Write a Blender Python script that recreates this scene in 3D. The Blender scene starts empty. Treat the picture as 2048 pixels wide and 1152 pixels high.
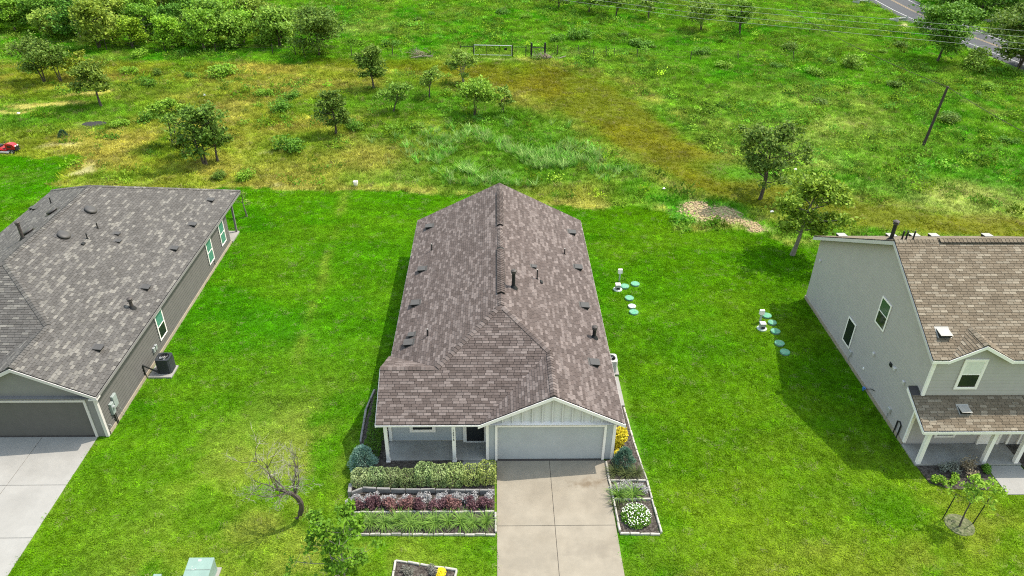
import bpy, math, random
import numpy as np
from mathutils import Matrix, Vector
S = bpy.context.scene
COL = S.collection
R = math.radians
# ------------------------------------------------------------------ camera, sky, sun, exposure
cam = bpy.data.cameras.new('camera'); camo = bpy.data.objects.new('camera', cam); COL.objects.link(camo)
cam.sensor_width = 36.0; cam.lens = 36.0 * 1480.0 / 2048.0; cam.clip_start = 0.5; cam.clip_end = 6000
_p, _y, _r = R(31.9), R(1.59), R(0.82)
_rt = Vector((math.cos(_y), -math.sin(_y), 0)); _fw = Vector((math.sin(_y)*math.cos(_p), math.cos(_y)*math.cos(_p), -math.sin(_p)))
_up = _rt.cross(_fw); _rt, _up = math.cos(_r)*_rt + math.sin(_r)*_up, math.cos(_r)*_up - math.sin(_r)*_rt
_m = Matrix((_rt, _up, -_fw)).transposed().to_4x4(); _m.translation = (0, 0, 25.2)
camo.matrix_world = _m; S.camera = camo
SUN = Vector((0.53, 0.25, 1.0)).normalized()
elev = math.asin(SUN.z); azim = math.atan2(SUN.x, SUN.y)
W = bpy.data.worlds.new('World'); S.world = W; W.use_nodes = True
_nt = W.node_tree; _bg = _nt.nodes['Background']; _sk = _nt.nodes.new('ShaderNodeTexSky')
_sk.sky_type = 'NISHITA'; _sk.sun_disc = False; _sk.sun_elevation = elev; _sk.sun_rotation = azim
_sk.air_density = 2.5; _sk.dust_density = 2.2; _sk.ozone_density = 1.0
_nt.links.new(_sk.outputs[0], _bg.inputs[0]); _bg.inputs[1].default_value = 0.15
sl = bpy.data.lights.new('sun', 'SUN'); sl.energy = 2.9; sl.angle = R(0.5); sl.color = (1.0, 0.94, 0.83)
so = bpy.data.objects.new('sun', sl); COL.objects.link(so)
so.rotation_euler = (-SUN).to_track_quat('-Z', 'Y').to_euler(); so.location = (30, 10, 60)
vs = S.view_settings; vs.view_transform = 'Standard'; vs.look = 'None'; vs.gamma = 1.0; vs.exposure = 1.1
vs.use_curve_mapping = False
S.cycles.max_bounces = 4; S.cycles.diffuse_bounces = 3; S.cycles.glossy_bounces = 2; S.cycles.transmission_bounces = 2
S.cycles.use_denoising = False; S.cycles.pixel_filter_type = 'BLACKMAN_HARRIS'; S.cycles.filter_width = 1.1; S.cycles.use_adaptive_sampling = False
rng = np.random.default_rng(7); rnd = random.Random(11)

# ------------------------------------------------------------------ mesh helpers
class MB:
    def __init__(s): s.v = []; s.f = []
    def add(s, vs_, fs):
        b = len(s.v); s.v += [tuple(p) for p in vs_]; s.f += [tuple(i+b for i in f) for f in fs]; return s
    def box(s, x0, x1, y0, y1, z0, z1):
        return s.add([(x0,y0,z0),(x1,y0,z0),(x1,y1,z0),(x0,y1,z0),(x0,y0,z1),(x1,y0,z1),(x1,y1,z1),(x0,y1,z1)],
                     [(0,3,2,1),(4,5,6,7),(0,1,5,4),(1,2,6,5),(2,3,7,6),(3,0,4,7)])
    def bevbox(s, x0, x1, y0, y1, z0, z1, b=0.02):
        v = []
        for z, i in ((z0, 0), (z1-b, 0), (z1, b)):
            v += [(x0+i,y0+i,z),(x1-i,y0+i,z),(x1-i,y1-i,z),(x0+i,y1-i,z)]
        f = [(3,2,1,0),(8,9,10,11)]
        for k in (0, 4):
            for i in range(4): j = (i+1) % 4; f.append((k+i, k+j, k+4+j, k+4+i))
        return s.add(v, f)
    def cyl(s, c, r, h, n=12, r2=None, z0=0):
        r2 = r if r2 is None else r2; x, y, z = c; z += z0
        v = [(x+r*math.cos(a), y+r*math.sin(a), z) for a in np.linspace(0, 2*math.pi, n, endpoint=False)]
        v += [(x+r2*math.cos(a), y+r2*math.sin(a), z+h) for a in np.linspace(0, 2*math.pi, n, endpoint=False)]
        f = [tuple(range(n-1, -1, -1)), tuple(range(n, 2*n))] + [(i, (i+1) % n, n+(i+1) % n, n+i) for i in range(n)]
        return s.add(v, f)
    def lathe(s, c, prof, n=16):
        x, y, z = c; v = []; f = []
        for r, h in prof: v += [(x+r*math.cos(a), y+r*math.sin(a), z+h) for a in np.linspace(0, 2*math.pi, n, endpoint=False)]
        for k in range(len(prof)-1): f += [(k*n+i, k*n+(i+1) % n, (k+1)*n+(i+1) % n, (k+1)*n+i) for i in range(n)]
        f.append(tuple(range((len(prof)-1)*n, len(prof)*n))); f.append(tuple(range(n-1, -1, -1)))
        return s.add(v, f)
    def tube(s, pts, rad, n=6):
        pts = [Vector(p) for p in pts]; v = []; f = []
        rad = [float(q) for q in rad] if hasattr(rad, '__len__') else [float(rad)]*len(pts)
        for i, p in enumerate(pts):
            d = (pts[min(i+1, len(pts)-1)] - pts[max(i-1, 0)]).normalized()
            a = d.cross(Vector((0, 0, 1)) if abs(d.z) < 0.9 else Vector((1, 0, 0))).normalized(); b = d.cross(a)
            v += [tuple(p + rad[i]*(math.cos(t)*a + math.sin(t)*b)) for t in np.linspace(0, 2*math.pi, n, endpoint=False)]
        for k in range(len(pts)-1): f += [(k*n+i, k*n+(i+1) % n, (k+1)*n+(i+1) % n, (k+1)*n+i) for i in range(n)]
        f += [tuple(range(n-1, -1, -1)), tuple(range((len(pts)-1)*n, len(pts)*n))]
        return s.add(v, f)
    def prism(s, poly, d):
        # poly: 3-D points (planar), extruded by vector d
        n = len(poly); d = Vector(d)
        v = [tuple(p) for p in poly] + [tuple(Vector(p)+d) for p in poly]
        f = [tuple(range(n-1, -1, -1)), tuple(range(n, 2*n))] + [(i, (i+1) % n, n+(i+1) % n, n+i) for i in range(n)]
        return s.add(v, f)
    def mapped(s, fn):
        s.v = [fn(*p) for p in s.v]; return s
    def mesh(s, name, mat=None, smooth=False):
        m = bpy.data.meshes.new(name); m.from_pydata(s.v, [], s.f)
        if mat: m.materials.append(mat)
        if smooth: m.polygons.foreach_set('use_smooth', [True]*len(m.polygons))
        m.update(); return m
def mesh_arrays(name, V, F, mat, attr=None, smooth=False):
    k = F.shape[1]; m = bpy.data.meshes.new(name); m.vertices.add(len(V)); m.vertices.foreach_set('co', np.asarray(V, 'f').ravel())
    m.loops.add(F.size); m.loops.foreach_set('vertex_index', F.astype('i').ravel())
    m.polygons.add(len(F)); m.polygons.foreach_set('loop_start', np.arange(0, F.size, k, dtype='i'))
    if mat: m.materials.append(mat)
    m.update(calc_edges=True)
    if attr is not None:
        for an, arr in attr.items():
            a = m.attributes.new(an, 'FLOAT_COLOR', 'POINT'); a.data.foreach_set('color', np.asarray(arr, 'f').ravel())
    return m
def thing(name, loc, label, cat, group=None, rz=0.0):
    o = bpy.data.objects.new(name, None); o.empty_display_size = 0.2; COL.objects.link(o)
    o.location = loc; o.rotation_euler = (0, 0, rz); o['label'] = label; o['category'] = cat
    if group: o['group'] = group
    return o
def solo(name, mesh, label, cat, loc=(0, 0, 0), rz=0.0, group=None, color=None, scale=None):
    o = bpy.data.objects.new(name, mesh); COL.objects.link(o); o.location = loc; o.rotation_euler = (0, 0, rz)
    o['label'] = label; o['category'] = cat
    if group: o['group'] = group
    if color: o.color = color
    if scale: o.scale = scale
    return o
def struct(name, mesh, kind='structure', label=None):
    o = bpy.data.objects.new(name, mesh); COL.objects.link(o); o['kind'] = kind
    if label: o['label'] = label
    return o
def part(name, mesh, parent, mat=None, local=False, matrix=None, color=None, label=None, kind=None):
    """child in world coordinates (parent roots are never rotated unless local=True)"""
    if isinstance(mesh, MB): mesh = mesh.mesh(name, mat)
    o = bpy.data.objects.new(name, mesh); COL.objects.link(o); o.parent = parent
    if matrix is not None: o.matrix_basis = matrix
    elif not local and parent.parent is None and parent.type == 'EMPTY': o.location = -Vector(parent.location)
    if color: o.color = color
    if label: o['label'] = label
    if kind: o['kind'] = kind
    return o

# ------------------------------------------------------------------ materials
def newmat(name):
    m = bpy.data.materials.new(name); m.use_nodes = True; nt = m.node_tree
    return m, nt, nt.nodes['Principled BSDF'], nt.nodes.new, nt.links.new
def mat(name, col, rough=0.7, var=0.12, scale=3.0, bump=0.0, bscale=80.0, spec=0.25, metal=0.0, col2=None, patch=0.0, objcol=False, attrcol=None, stretch=None):
    m, nt, b, N, L = newmat(name)
    geo = N('ShaderNodeNewGeometry'); src = geo.outputs['Position']
    if stretch:
        mp = N('ShaderNodeVectorMath'); mp.operation = 'MULTIPLY'; mp.inputs[1].default_value = stretch; L(src, mp.inputs[0]); src = mp.outputs[0]
    n1 = N('ShaderNodeTexNoise'); n1.inputs['Scale'].default_value = scale; n1.inputs['Detail'].default_value = 6; n1.inputs['Roughness'].default_value = 0.65; L(src, n1.inputs['Vector'])
    rp = N('ShaderNodeMapRange'); rp.inputs['From Min'].default_value = 0.3; rp.inputs['From Max'].default_value = 0.7
    rp.inputs['To Min'].default_value = 1-var; rp.inputs['To Max'].default_value = 1+var; L(n1.outputs['Fac'], rp.inputs['Value'])
    mx = N('ShaderNodeMix'); mx.data_type = 'RGBA'; mx.blend_type = 'MULTIPLY'; mx.inputs[0].default_value = 1.0
    if objcol: oi = N('ShaderNodeObjectInfo'); L(oi.outputs['Color'], mx.inputs[6])
    elif attrcol: at = N('ShaderNodeAttribute'); at.attribute_name = attrcol; L(at.outputs['Color'], mx.inputs[6])
    elif col2:
        n2 = N('ShaderNodeTexNoise'); n2.inputs['Scale'].default_value = patch or scale*0.3; n2.inputs['Detail'].default_value = 5; L(src, n2.inputs['Vector'])
        r2 = N('ShaderNodeMapRange'); r2.inputs['From Min'].default_value = 0.4; r2.inputs['From Max'].default_value = 0.62; L(n2.outputs['Fac'], r2.inputs['Value'])
        m2 = N('ShaderNodeMix'); m2.data_type = 'RGBA'; m2.inputs[6].default_value = (*col, 1); m2.inputs[7].default_value = (*col2, 1); L(r2.outputs[0], m2.inputs[0]); L(m2.outputs[2], mx.inputs[6])
    else: mx.inputs[6].default_value = (*col, 1)
    L(rp.outputs[0], mx.inputs[7]); L(mx.outputs[2], b.inputs['Base Color'])
    b.inputs['Roughness'].default_value = rough; b.inputs['Specular IOR Level'].default_value = spec; b.inputs['Metallic'].default_value = metal
    if bump:
        n3 = N('ShaderNodeTexNoise'); n3.inputs['Scale'].default_value = bscale; n3.inputs['Detail'].default_value = 4; L(geo.outputs['Position'], n3.inputs['Vector'])
        bp = N('ShaderNodeBump'); bp.inputs['Strength'].default_value = bump; bp.inputs['Distance'].default_value = 0.02; L(n3.outputs['Fac'], bp.inputs['Height']); L(bp.outputs[0], b.inputs['Normal'])
    return m
def leafmat(name, a, b_, trans=0.24, instancer=False, rough=0.55):
    m, nt, b, N, L = newmat(name)
    if instancer:
        at = N('ShaderNodeAttribute'); at.attribute_type = 'INSTANCER'; at.attribute_name = 'tcol'; base = at.outputs['Color']
    else:
        g = N('ShaderNodeNewGeometry'); mx = N('ShaderNodeMix'); mx.data_type = 'RGBA'; mx.inputs[6].default_value = (*a, 1); mx.inputs[7].default_value = (*b_, 1); L(g.outputs['Random Per Island'], mx.inputs[0])
        oi = N('ShaderNodeObjectInfo'); m2 = N('ShaderNodeMix'); m2.data_type = 'RGBA'; m2.blend_type = 'MULTIPLY'; m2.inputs[0].default_value = 1; L(mx.outputs[2], m2.inputs[6]); L(oi.outputs['Color'], m2.inputs[7]); base = m2.outputs[2]
    L(base, b.inputs['Base Color']); b.inputs['Roughness'].default_value = rough; b.inputs['Specular IOR Level'].default_value = 0.12
    t = N('ShaderNodeBsdfTranslucent'); L(base, t.inputs['Color']); ms = N('ShaderNodeMixShader'); ms.inputs[0].default_value = trans
    L(b.outputs[0], ms.inputs[1]); L(t.outputs[0], ms.inputs[2]); L(ms.outputs[0], nt.nodes['Material Output'].inputs['Surface'])
    return m
def glassmat(name, col, rough=0.06):
    m, nt, b, N, L = newmat(name); b.inputs['Base Color'].default_value = (*col, 1); b.inputs['Roughness'].default_value = rough; b.inputs['Specular IOR Level'].default_value = 0.6
    return m
M = {}
M['white'] = mat('white_trim', (0.80, 0.735, 0.70), 0.55, 0.05, 2.0)
M['white2'] = mat('door_white', (0.82, 0.755, 0.72), 0.5, 0.05, 1.5)
M['bluegrey'] = mat('blue_grey_siding', (0.37, 0.375, 0.39), 0.6, 0.06, 2.0)
M['gable'] = mat('pale_grey_panel', (0.57, 0.545, 0.53), 0.6, 0.05, 2.0)
M['dgrey'] = mat('dark_grey_siding', (0.10, 0.094, 0.089), 0.6, 0.08, 2.0)
M['dgrey2'] = mat('dark_grey_door', (0.185, 0.175, 0.175), 0.5, 0.06, 2.0)
M['lgrey'] = mat('light_grey_trim', (0.51, 0.47, 0.46), 0.5, 0.05, 2.0)
M['greige'] = mat('greige_siding', (0.375, 0.34, 0.33), 0.65, 0.05, 2.0)
M['concrete'] = mat('concrete', (0.240, 0.208, 0.163), 0.85, 0.12, 1.2, 0.25, 60, col2=(0.215, 0.184, 0.142), patch=0.5)
M['concrete_w'] = mat('pale_concrete', (0.262, 0.250, 0.232), 0.85, 0.08, 1.2, 0.25, 60, col2=(0.240, 0.228, 0.21), patch=0.4)
M['porchcon'] = mat('porch_concrete', (0.27, 0.255, 0.235), 0.85, 0.14, 1.5, 0.2, 60, col2=(0.22, 0.20, 0.18), patch=0.7)
def stain(m, cx, cy, rx, ry, col, amt):
    nt = m.node_tree; N = nt.nodes.new; L = nt.links.new; b = nt.nodes['Principled BSDF']; src = b.inputs['Base Color'].links[0].from_socket
    g = N('ShaderNodeNewGeometry'); sp = N('ShaderNodeVectorMath'); sp.operation = 'SUBTRACT'; sp.inputs[1].default_value = (cx, cy, .035); L(g.outputs['Position'], sp.inputs[0])
    sc = N('ShaderNodeVectorMath'); sc.operation = 'MULTIPLY'; sc.inputs[1].default_value = (1/rx, 1/ry, 0); L(sp.outputs[0], sc.inputs[0]); ln = N('ShaderNodeVectorMath'); ln.operation = 'LENGTH'; L(sc.outputs[0], ln.inputs[0])
    nz = N('ShaderNodeTexNoise'); nz.inputs['Scale'].default_value = 3.5; nz.inputs['Detail'].default_value = 7; L(g.outputs['Position'], nz.inputs['Vector'])
    ad = N('ShaderNodeMath'); ad.operation = 'MULTIPLY_ADD'; ad.inputs[1].default_value = 2.2; L(nz.outputs['Fac'], ad.inputs[0]); L(ln.outputs['Value'], ad.inputs[2])
    rp = N('ShaderNodeMapRange'); rp.inputs['From Min'].default_value = 1.25; rp.inputs['From Max'].default_value = 2.1; rp.inputs['To Min'].default_value = amt; rp.inputs['To Max'].default_value = 0; L(ad.outputs[0], rp.inputs['Value'])
    mx = N('ShaderNodeMix'); mx.data_type = 'RGBA'; L(rp.outputs[0], mx.inputs[0]); L(src, mx.inputs[6]); mx.inputs[7].default_value = (*col, 1); L(mx.outputs[2], b.inputs['Base Color'])
stain(M['concrete'], 4.3, 23.7, 1.0, .35, (.13, .095, .06), .8); stain(M['concrete'], 1.4, 19.6, 1.4, .8, (.19, .165, .13), .6); stain(M['concrete'], 3.9, 20.0, 1.3, .6, (.165, .14, .11), .45)
M['foundation'] = mat('foundation', (0.30, 0.25, 0.19), 0.9, 0.15, 3, 0.3)
M['joint'] = mat('joint_filler', (0.06, 0.05, 0.045), 0.9)
M['deck'] = mat('roof_underlay', (0.045, 0.04, 0.04), 0.9)
M['shingle_p'] = mat('shingle_single', (1, 1, 1), 0.9, 0.16, 14, 0.5, 120, spec=0.15, objcol=True)
M['shingle_a'] = mat('shingle_field', (1, 1, 1), 0.9, 0.16, 14, 0.5, 120, spec=0.15, attrcol='tone')
M['black'] = mat('black_metal', (0.018, 0.018, 0.018), 0.45, 0.2, 6)
M['ventgrey'] = mat('vent_grey', (0.06, 0.055, 0.052), 0.5, 0.12, 5)
M['ventdk'] = mat('vent_dark', (0.012, 0.012, 0.012), 0.6)
M['ventwhite'] = mat('vent_white', (0.30, 0.285, 0.26), 0.5, 0.1, 5)
M['flue'] = mat('flue_metal', (0.06, 0.05, 0.045), 0.5, 0.35, 9)
M['steel'] = mat('galvanised', (0.45, 0.46, 0.47), 0.4, 0.2, 6, metal=0.5)
M['glass'] = glassmat('glass_dark', (0.015, 0.018, 0.02))
M['glass_g'] = glassmat('glass_green', (0.035, 0.075, 0.05), 0.15)
M['glass_refl'] = glassmat('glass_green_reflection', (0.07, 0.20, 0.155), 0.25)  # teal is the green reflection in the screens, painted into the pane colour
M['doorblk'] = mat('dark_door', (0.02, 0.021, 0.024), 0.35, 0.2, 4)
M['blind'] = mat('window_blind', (0.62, 0.60, 0.55), 0.7, 0.1, 6)
M['acbody'] = mat('ac_dark', (0.03, 0.033, 0.036), 0.4, 0.2, 8)
M['acgrey'] = mat('ac_grey', (0.36, 0.35, 0.33), 0.5, 0.1, 5)
M['boxgrey'] = mat('meter_grey', (0.25, 0.28, 0.27), 0.45, 0.1, 5)
M['mulch'] = mat('mulch', (0.035, 0.027, 0.022), 0.95, 0.5, 18, 0.8, 60, col2=(0.08, 0.067, 0.057), patch=9)
M['ringm'] = mat('ring_gravel', (0.075, 0.09, 0.035), 0.95, 0.5, 14, 0.8, 50, col2=(0.13, 0.13, 0.07), patch=8)
M['stonew'] = mat('white_stone', (0.36, 0.335, 0.295), 0.85, 0.18, 5, 0.4, 30)
M['stoneg_shaded'] = mat('grey_stone_shaded', (0.20, 0.19, 0.18), 0.85, 0.2, 5, 0.4, 30)  # grey stone, darkened further to carry the shade on the wall faces
M['asphalt'] = mat('asphalt', (0.058, 0.058, 0.063), 0.9, 0.12, 1.0, 0.2, 40)
M['paintw'] = mat('paint_white', (0.36, 0.355, 0.34), 0.7, 0.15, 3)
M['painty'] = mat('paint_yellow', (0.26, 0.18, 0.09), 0.7, 0.25, 3)
M['bark'] = mat('bark', (0.075, 0.06, 0.05), 0.9, 0.4, 7, 0.6, 30)
M['barkg'] = mat('bark_grey', (0.19, 0.165, 0.14), 0.9, 0.35, 7, 0.5, 30)
M['twig'] = mat('twig_grey', (0.26, 0.235, 0.20), 0.9, 0.2, 7)
M['wood'] = mat('weathered_wood', (0.055, 0.042, 0.036), 0.9, 0.35, 6)
M['wire'] = mat('wire_aluminium', (0.34, 0.345, 0.345), 0.5, 0.1)
M['pipeb'] = mat('pipe_black', (0.02, 0.02, 0.02), 0.5, 0.2)
M['red'] = mat('red_paint', (0.36, 0.01, 0.014), 0.25, 0.08, 4, spec=0.5)
M['rubber'] = mat('rubber', (0.02, 0.02, 0.02), 0.8, 0.3, 12)
M['teal'] = mat('teal_plastic', (0.075, 0.27, 0.155), 0.55, 0.25, 9, col2=(0.13, 0.29, 0.185), patch=5)
M['lidw'] = mat('pale_lid', (0.42, 0.47, 0.41), 0.5, 0.1, 9)
M['xformer'] = mat('transformer_green', (0.19, 0.27, 0.235), 0.5, 0.10, 3)
M['digit'] = mat('number_black', (0.015, 0.015, 0.018), 0.4)
M['rock'] = mat('tan_rock', (0.34, 0.25, 0.14), 0.9, 0.25, 3, 0.5, 25)
M['drywood'] = mat('dry_branch', (0.28, 0.235, 0.19), 0.9, 0.25, 6)
M['char'] = mat('charred', (0.03, 0.028, 0.028), 0.9, 0.5, 12)
M['bluev'] = mat('blue_valve', (0.06, 0.16, 0.40), 0.5, 0.2, 9)
M['leaf_oak'] = leafmat('leaf_oak', (0.055, 0.115, 0.014), (0.185, 0.265, 0.042))
M['leaf_mes'] = leafmat('leaf_mesquite', (0.11, 0.20, 0.026), (0.27, 0.39, 0.055))
M['leaf_bri'] = leafmat('leaf_bright', (0.13, 0.26, 0.022), (0.27, 0.42, 0.04))
M['leaf_grn'] = leafmat('leaf_green', (0.07, 0.17, 0.018), (0.17, 0.32, 0.035))
M['leaf_hedge'] = leafmat('leaf_hedge', (0.11, 0.16, 0.05), (0.42, 0.48, 0.22))
M['leaf_blue'] = leafmat('leaf_blue', (0.13, 0.24, 0.19), (0.34, 0.50, 0.41))
M['leaf_yel'] = leafmat('leaf_yellow', (0.50, 0.42, 0.02), (0.75, 0.62, 0.05))
M['leaf_pur'] = leafmat('leaf_purple', (0.045, 0.02, 0.025), (0.20, 0.105, 0.115))
M['leaf_gry'] = leafmat('leaf_grey', (0.24, 0.235, 0.23), (0.46, 0.44, 0.44))
M['leaf_lir'] = leafmat('leaf_liriope', (0.07, 0.15, 0.025), (0.22, 0.36, 0.06))
M['leaf_spk'] = leafmat('leaf_spiky', (0.06, 0.075, 0.03), (0.15, 0.18, 0.06))
M['leaf_dry'] = leafmat('leaf_dry', (0.20, 0.15, 0.09), (0.40, 0.32, 0.22))
M['petal'] = leafmat('petal_white', (0.80, 0.77, 0.70), (0.86, 0.84, 0.82))
M['petal_y'] = leafmat('petal_yellow', (0.75, 0.55, 0.01), (0.8, 0.66, 0.03))
def blademat():
    m, nt, b, N, L = newmat('grass_blade'); nt.nodes.remove(b); at = N('ShaderNodeAttribute'); at.attribute_type = 'INSTANCER'; at.attribute_name = 'tcol'
    d = N('ShaderNodeBsdfDiffuse'); t = N('ShaderNodeBsdfTranslucent'); ms = N('ShaderNodeMixShader'); ms.inputs[0].default_value = .3; L(at.outputs['Color'], d.inputs['Color']); L(at.outputs['Color'], t.inputs['Color']); L(d.outputs[0], ms.inputs[1]); L(t.outputs[0], ms.inputs[2]); L(ms.outputs[0], nt.nodes['Material Output'].inputs['Surface']); return m
M['blade'] = blademat()

# ------------------------------------------------------------------ noise and ground zones
_tab = np.random.default_rng(3).random((256, 256))
def vn(x, y, sc, seed=0):
    x = np.asarray(x)/sc + seed*17.37; y = np.asarray(y)/sc + seed*31.71
    xi = np.floor(x).astype(int); yi = np.floor(y).astype(int); fx = x-xi; fy = y-yi
    fx = fx*fx*(3-2*fx); fy = fy*fy*(3-2*fy)
    g = lambda a, b: _tab[a & 255, b & 255]
    return (g(xi, yi)*(1-fx)+g(xi+1, yi)*fx)*(1-fy) + (g(xi, yi+1)*(1-fx)+g(xi+1, yi+1)*fx)*fy
def fbm(x, y, sc, seed=0):
    return 0.5*vn(x, y, sc, seed)+0.28*vn(x, y, sc/2.1, seed+5)+0.15*vn(x, y, sc/4.3, seed+9)+0.07*vn(x, y, sc/9, seed+13)
def sstep(a, b, t): t = np.clip((t-a)/(b-a), 0, 1); return t*t*(3-2*t)
LBX = [-200, -36.5, -36.1, -24, -20.7, -6.2, 6.9, 13.4, 13.6, 19.5, 21.5, 24, 200]
LBY = [62.4, 62.3, 55.6, 54.8, 55.7, 55.1, 52.3, 52.0, 48.4, 48.0, 46.2, 45.6, 45.6]
SW = np.array([(-22, 93.5, 2.0), (-14, 93.0, 2.6), (-5, 92.0, 3.5), (3, 89.0, 6.0), (8.0, 85, 6.2), (11.0, 79, 5.6), (13.4, 71, 4.8), (16.2, 63, 4.0), (20.5, 56.3, 3.6), (26, 52.3, 3.2), (34, 49.8, 2.3), (50, 47.5, 1.6), (75, 46, 1.5)])
def swath(x, y):
    best = np.full(np.shape(x), 9.0)
    for a, b in zip(SW[:-1], SW[1:]):
        d = b[:2]-a[:2]; t = np.clip(((x-a[0])*d[0]+(y-a[1])*d[1])/(d@d), 0, 1)
        dist = np.hypot(x-a[0]-t*d[0], y-a[1]-t*d[1]); w = a[2]+t*(b[2]-a[2]); best = np.minimum(best, dist/w)
    return best
def ell(x, y, cx, cy, rx, ry): return np.exp(-(((x-cx)/rx)**2+((y-cy)/ry)**2))
def lerp(c, d, w): return c*(1-w[..., None])+np.array(d)*w[..., None]
def zones(x, y):
    """own colour and height of the plant cover: rgb, height, lawn mask"""
    x = np.asarray(x, float); y = np.asarray(y, float)
    wx = x+(fbm(x, y, 6, 1)-.5)*4+(vn(x, y, 0.9, 2)-.5)*0.8; wy = y+(fbm(x, y, 6, 3)-.5)*4+(vn(x, y, 0.9, 4)-.5)*0.8
    lx = x+(vn(x, y, 0.8, 6)-.5)*0.6; ly = y+(vn(x, y, 0.7, 7)-.5)*0.7+(vn(x, y, 2.7, 8)-.5)*1.0
    lawn = (ly < np.interp(lx, LBX, LBY)).astype(float)
    n1 = fbm(x, y, 5, 21); n2 = fbm(x, y, 1.6, 22); n3 = fbm(x, y, 14, 23)
    # --- field
    green = np.array([0.125, 0.245, 0.022]); c = np.ones(x.shape+(3,))*green*1.45
    c = lerp(c, (0.095, 0.31, 0.016), sstep(0.48, 0.66, n1))
    c = lerp(c, (0.25, 0.37, 0.06), sstep(0.52, 0.72, n3)*0.65)
    c = lerp(c, (0.37, 0.40, 0.13), sstep(0.58, 0.74, fbm(x, y, 6, 41))*0.6)
    gold = sstep(0, 3, 94.5-wy)*sstep(0, 5, 11-wx+ (wy-60)*-0.02)
    gcol = lerp(np.ones(x.shape+(3,))*np.array([0.315, 0.325, 0.055]), (0.50, 0.385, 0.14), sstep(0.44, 0.70, n1))
    gcol = lerp(gcol, (0.18, 0.30, 0.03), sstep(0.48, 0.68, fbm(x, y, 7, 31))*0.85)
    c = c*(1-gold[..., None])+gcol*gold[..., None]
    for cx, cy, rx, ry, w in ((-8, 79, 7, 5, .95), (-2, 75, 6, 3.5, .8), (1.5, 64, 9, 8, .85), (-3, 58, 9, 3, .6), (-44, 75, 9, 4, .75), (-52, 72, 9, 6, .8), (-38, 82, 6, 3, .5), (4, 71, 6, 4, .7), (-16, 66, 5, 3, .4)):
        c = lerp(c, (0.125, 0.285, 0.028), np.clip(ell(wx, wy, cx, cy, rx, ry)*1.5, 0, 1)*w*gold)
    for cx, cy, rx, ry, w in ((-27, 76, 3, 3, .6), (-22, 84, 9, 2.5, .6), (-11, 62, 3, 4.5, .6), (-18, 60, 6, 2, .4)):
        c = lerp(c, (0.48, 0.37, 0.16), np.clip(ell(wx, wy, cx, cy, rx, ry)*1.4, 0, 1)*w)
    hg = 0.13+0.24*fbm(x, y, 3.5, 58)
    sw = swath(x+(fbm(x, y, 4, 51)-.5)*1.5, y+(fbm(x, y, 4, 52)-.5)*1.5); ws = (1-sstep(0.6, 1.15, sw+(fbm(x, y, 2.2, 55)-.5)*.5))*(.96-.4*sstep(80, 93, y)*(1-sstep(2, 9, x)))
    scol = lerp(np.ones(x.shape+(3,))*np.array([0.21, 0.175, 0.010]), (0.19, 0.19, 0.018), sstep(0.4, 0.65, fbm(x, y, 8, 53)))
    edge = np.exp(-((sw-1.15)/0.25)**2)*sstep(0.35, 0.6, fbm(x, y, 6, 54))
    c = lerp(c, (0.48, 0.40, 0.16), edge*0.75); c = c*(1-ws[..., None])+scol*ws[..., None]; hg = hg*(1-ws)+0.12*ws
    for cx, cy, rx, ry, w in ((38, 55, 5, 2, .9), (44, 52, 5, 1.6, .9), (33, 57, 3, 1.2, .6), (27, 62, 5, 4, .5), (33, 70, 8, 4, .45), (36, 80, 9, 3, .3), (12, 100, 4, 2, .5), (-20, 112, 6, 3, .6)):
        c = lerp(c, (0.52, 0.50, 0.25), np.clip(ell(wx, wy, cx, cy, rx, ry)*1.3, 0, 1)*w)
    for cx, cy, rx, ry, w in ((22, 60, 4, 2, .8), (30, 58, 4, 2.4, .7), (48, 60, 7, 5, .6), (30, 92, 10, 6, .5), (8, 102, 7, 3, .5), (20, 104, 8, 4, .5)):
        c = lerp(c, (0.10, 0.30, 0.018), np.clip(ell(wx, wy, cx, cy, rx, ry)*1.3, 0, 1)*w)
    bd = ly-np.interp(lx, LBX, LBY); c = lerp(c, (0.56, 0.46, 0.20), np.exp(-((bd-.5)/.75)**2)*sstep(.35, .6, fbm(x, y, 1.6, 99))*.85*sstep(-36, -30, x))
    # straw and bare soil
    soil = np.zeros(x.shape)
    for cx, cy, rx, ry in ((-46.5, 77.5, 4.0, 1.0), (-44, 80.2, 3.0, .7), (-49, 75.2, 2.2, .9)):
        soil = np.maximum(soil, ell(wx, wy, cx, cy, rx, ry)*0.9)
    dirt = np.maximum.reduce([ell(wx, wy, 14.9, 51.2, 1.6, 1.9), ell(wx, wy, 16.8, 50.2, 1.7, 1.4), ell(wx, wy, 18.6, 49.1, 1.4, .8), 0.75*ell(wx, wy, -34.5, 59.3, .9, 2.2), 0.6*ell(wx, wy, -17, 57, 2.2, .6), .6*ell(wx, wy, -40, 65.0, 3, .8), .55*ell(wx, wy, -19.8, 63.5, 1.4, .6), .6*ell(wx, wy, 0, 96, 10, .6), .7*ell(wx, wy, 64.0, 117.5, 1.2, 5)])*(1-0.0*lawn)
    c = lerp(c, (0.56, 0.44, 0.23), sstep(0.2, 0.5, soil)); c = lerp(c, (0.46, 0.36, 0.36), sstep(0.3, 0.75, dirt+(fbm(x, y, 1.2, 59)-.5)*.5)*(1-lawn))
    hg = hg*(1-0.75*sstep(0.3, 0.7, np.maximum(soil, dirt*(1-lawn))))
    # --- lawn
    lc = lerp(np.ones(x.shape+(3,))*np.array([0.120, 0.300, 0.006]), (0.185, 0.320, 0.012), sstep(0.42, 0.66, n1))
    lc = lerp(lc, (0.085, 0.235, 0.006), sstep(0.52, 0.74, fbm(x*0.4, y, 1.7, 24))*0.55)
    lc = lerp(lc, (0.18, 0.33, 0.012), sstep(0, 0.5, x+11.3)*sstep(0, 4, 5-x)*0.55)
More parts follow.
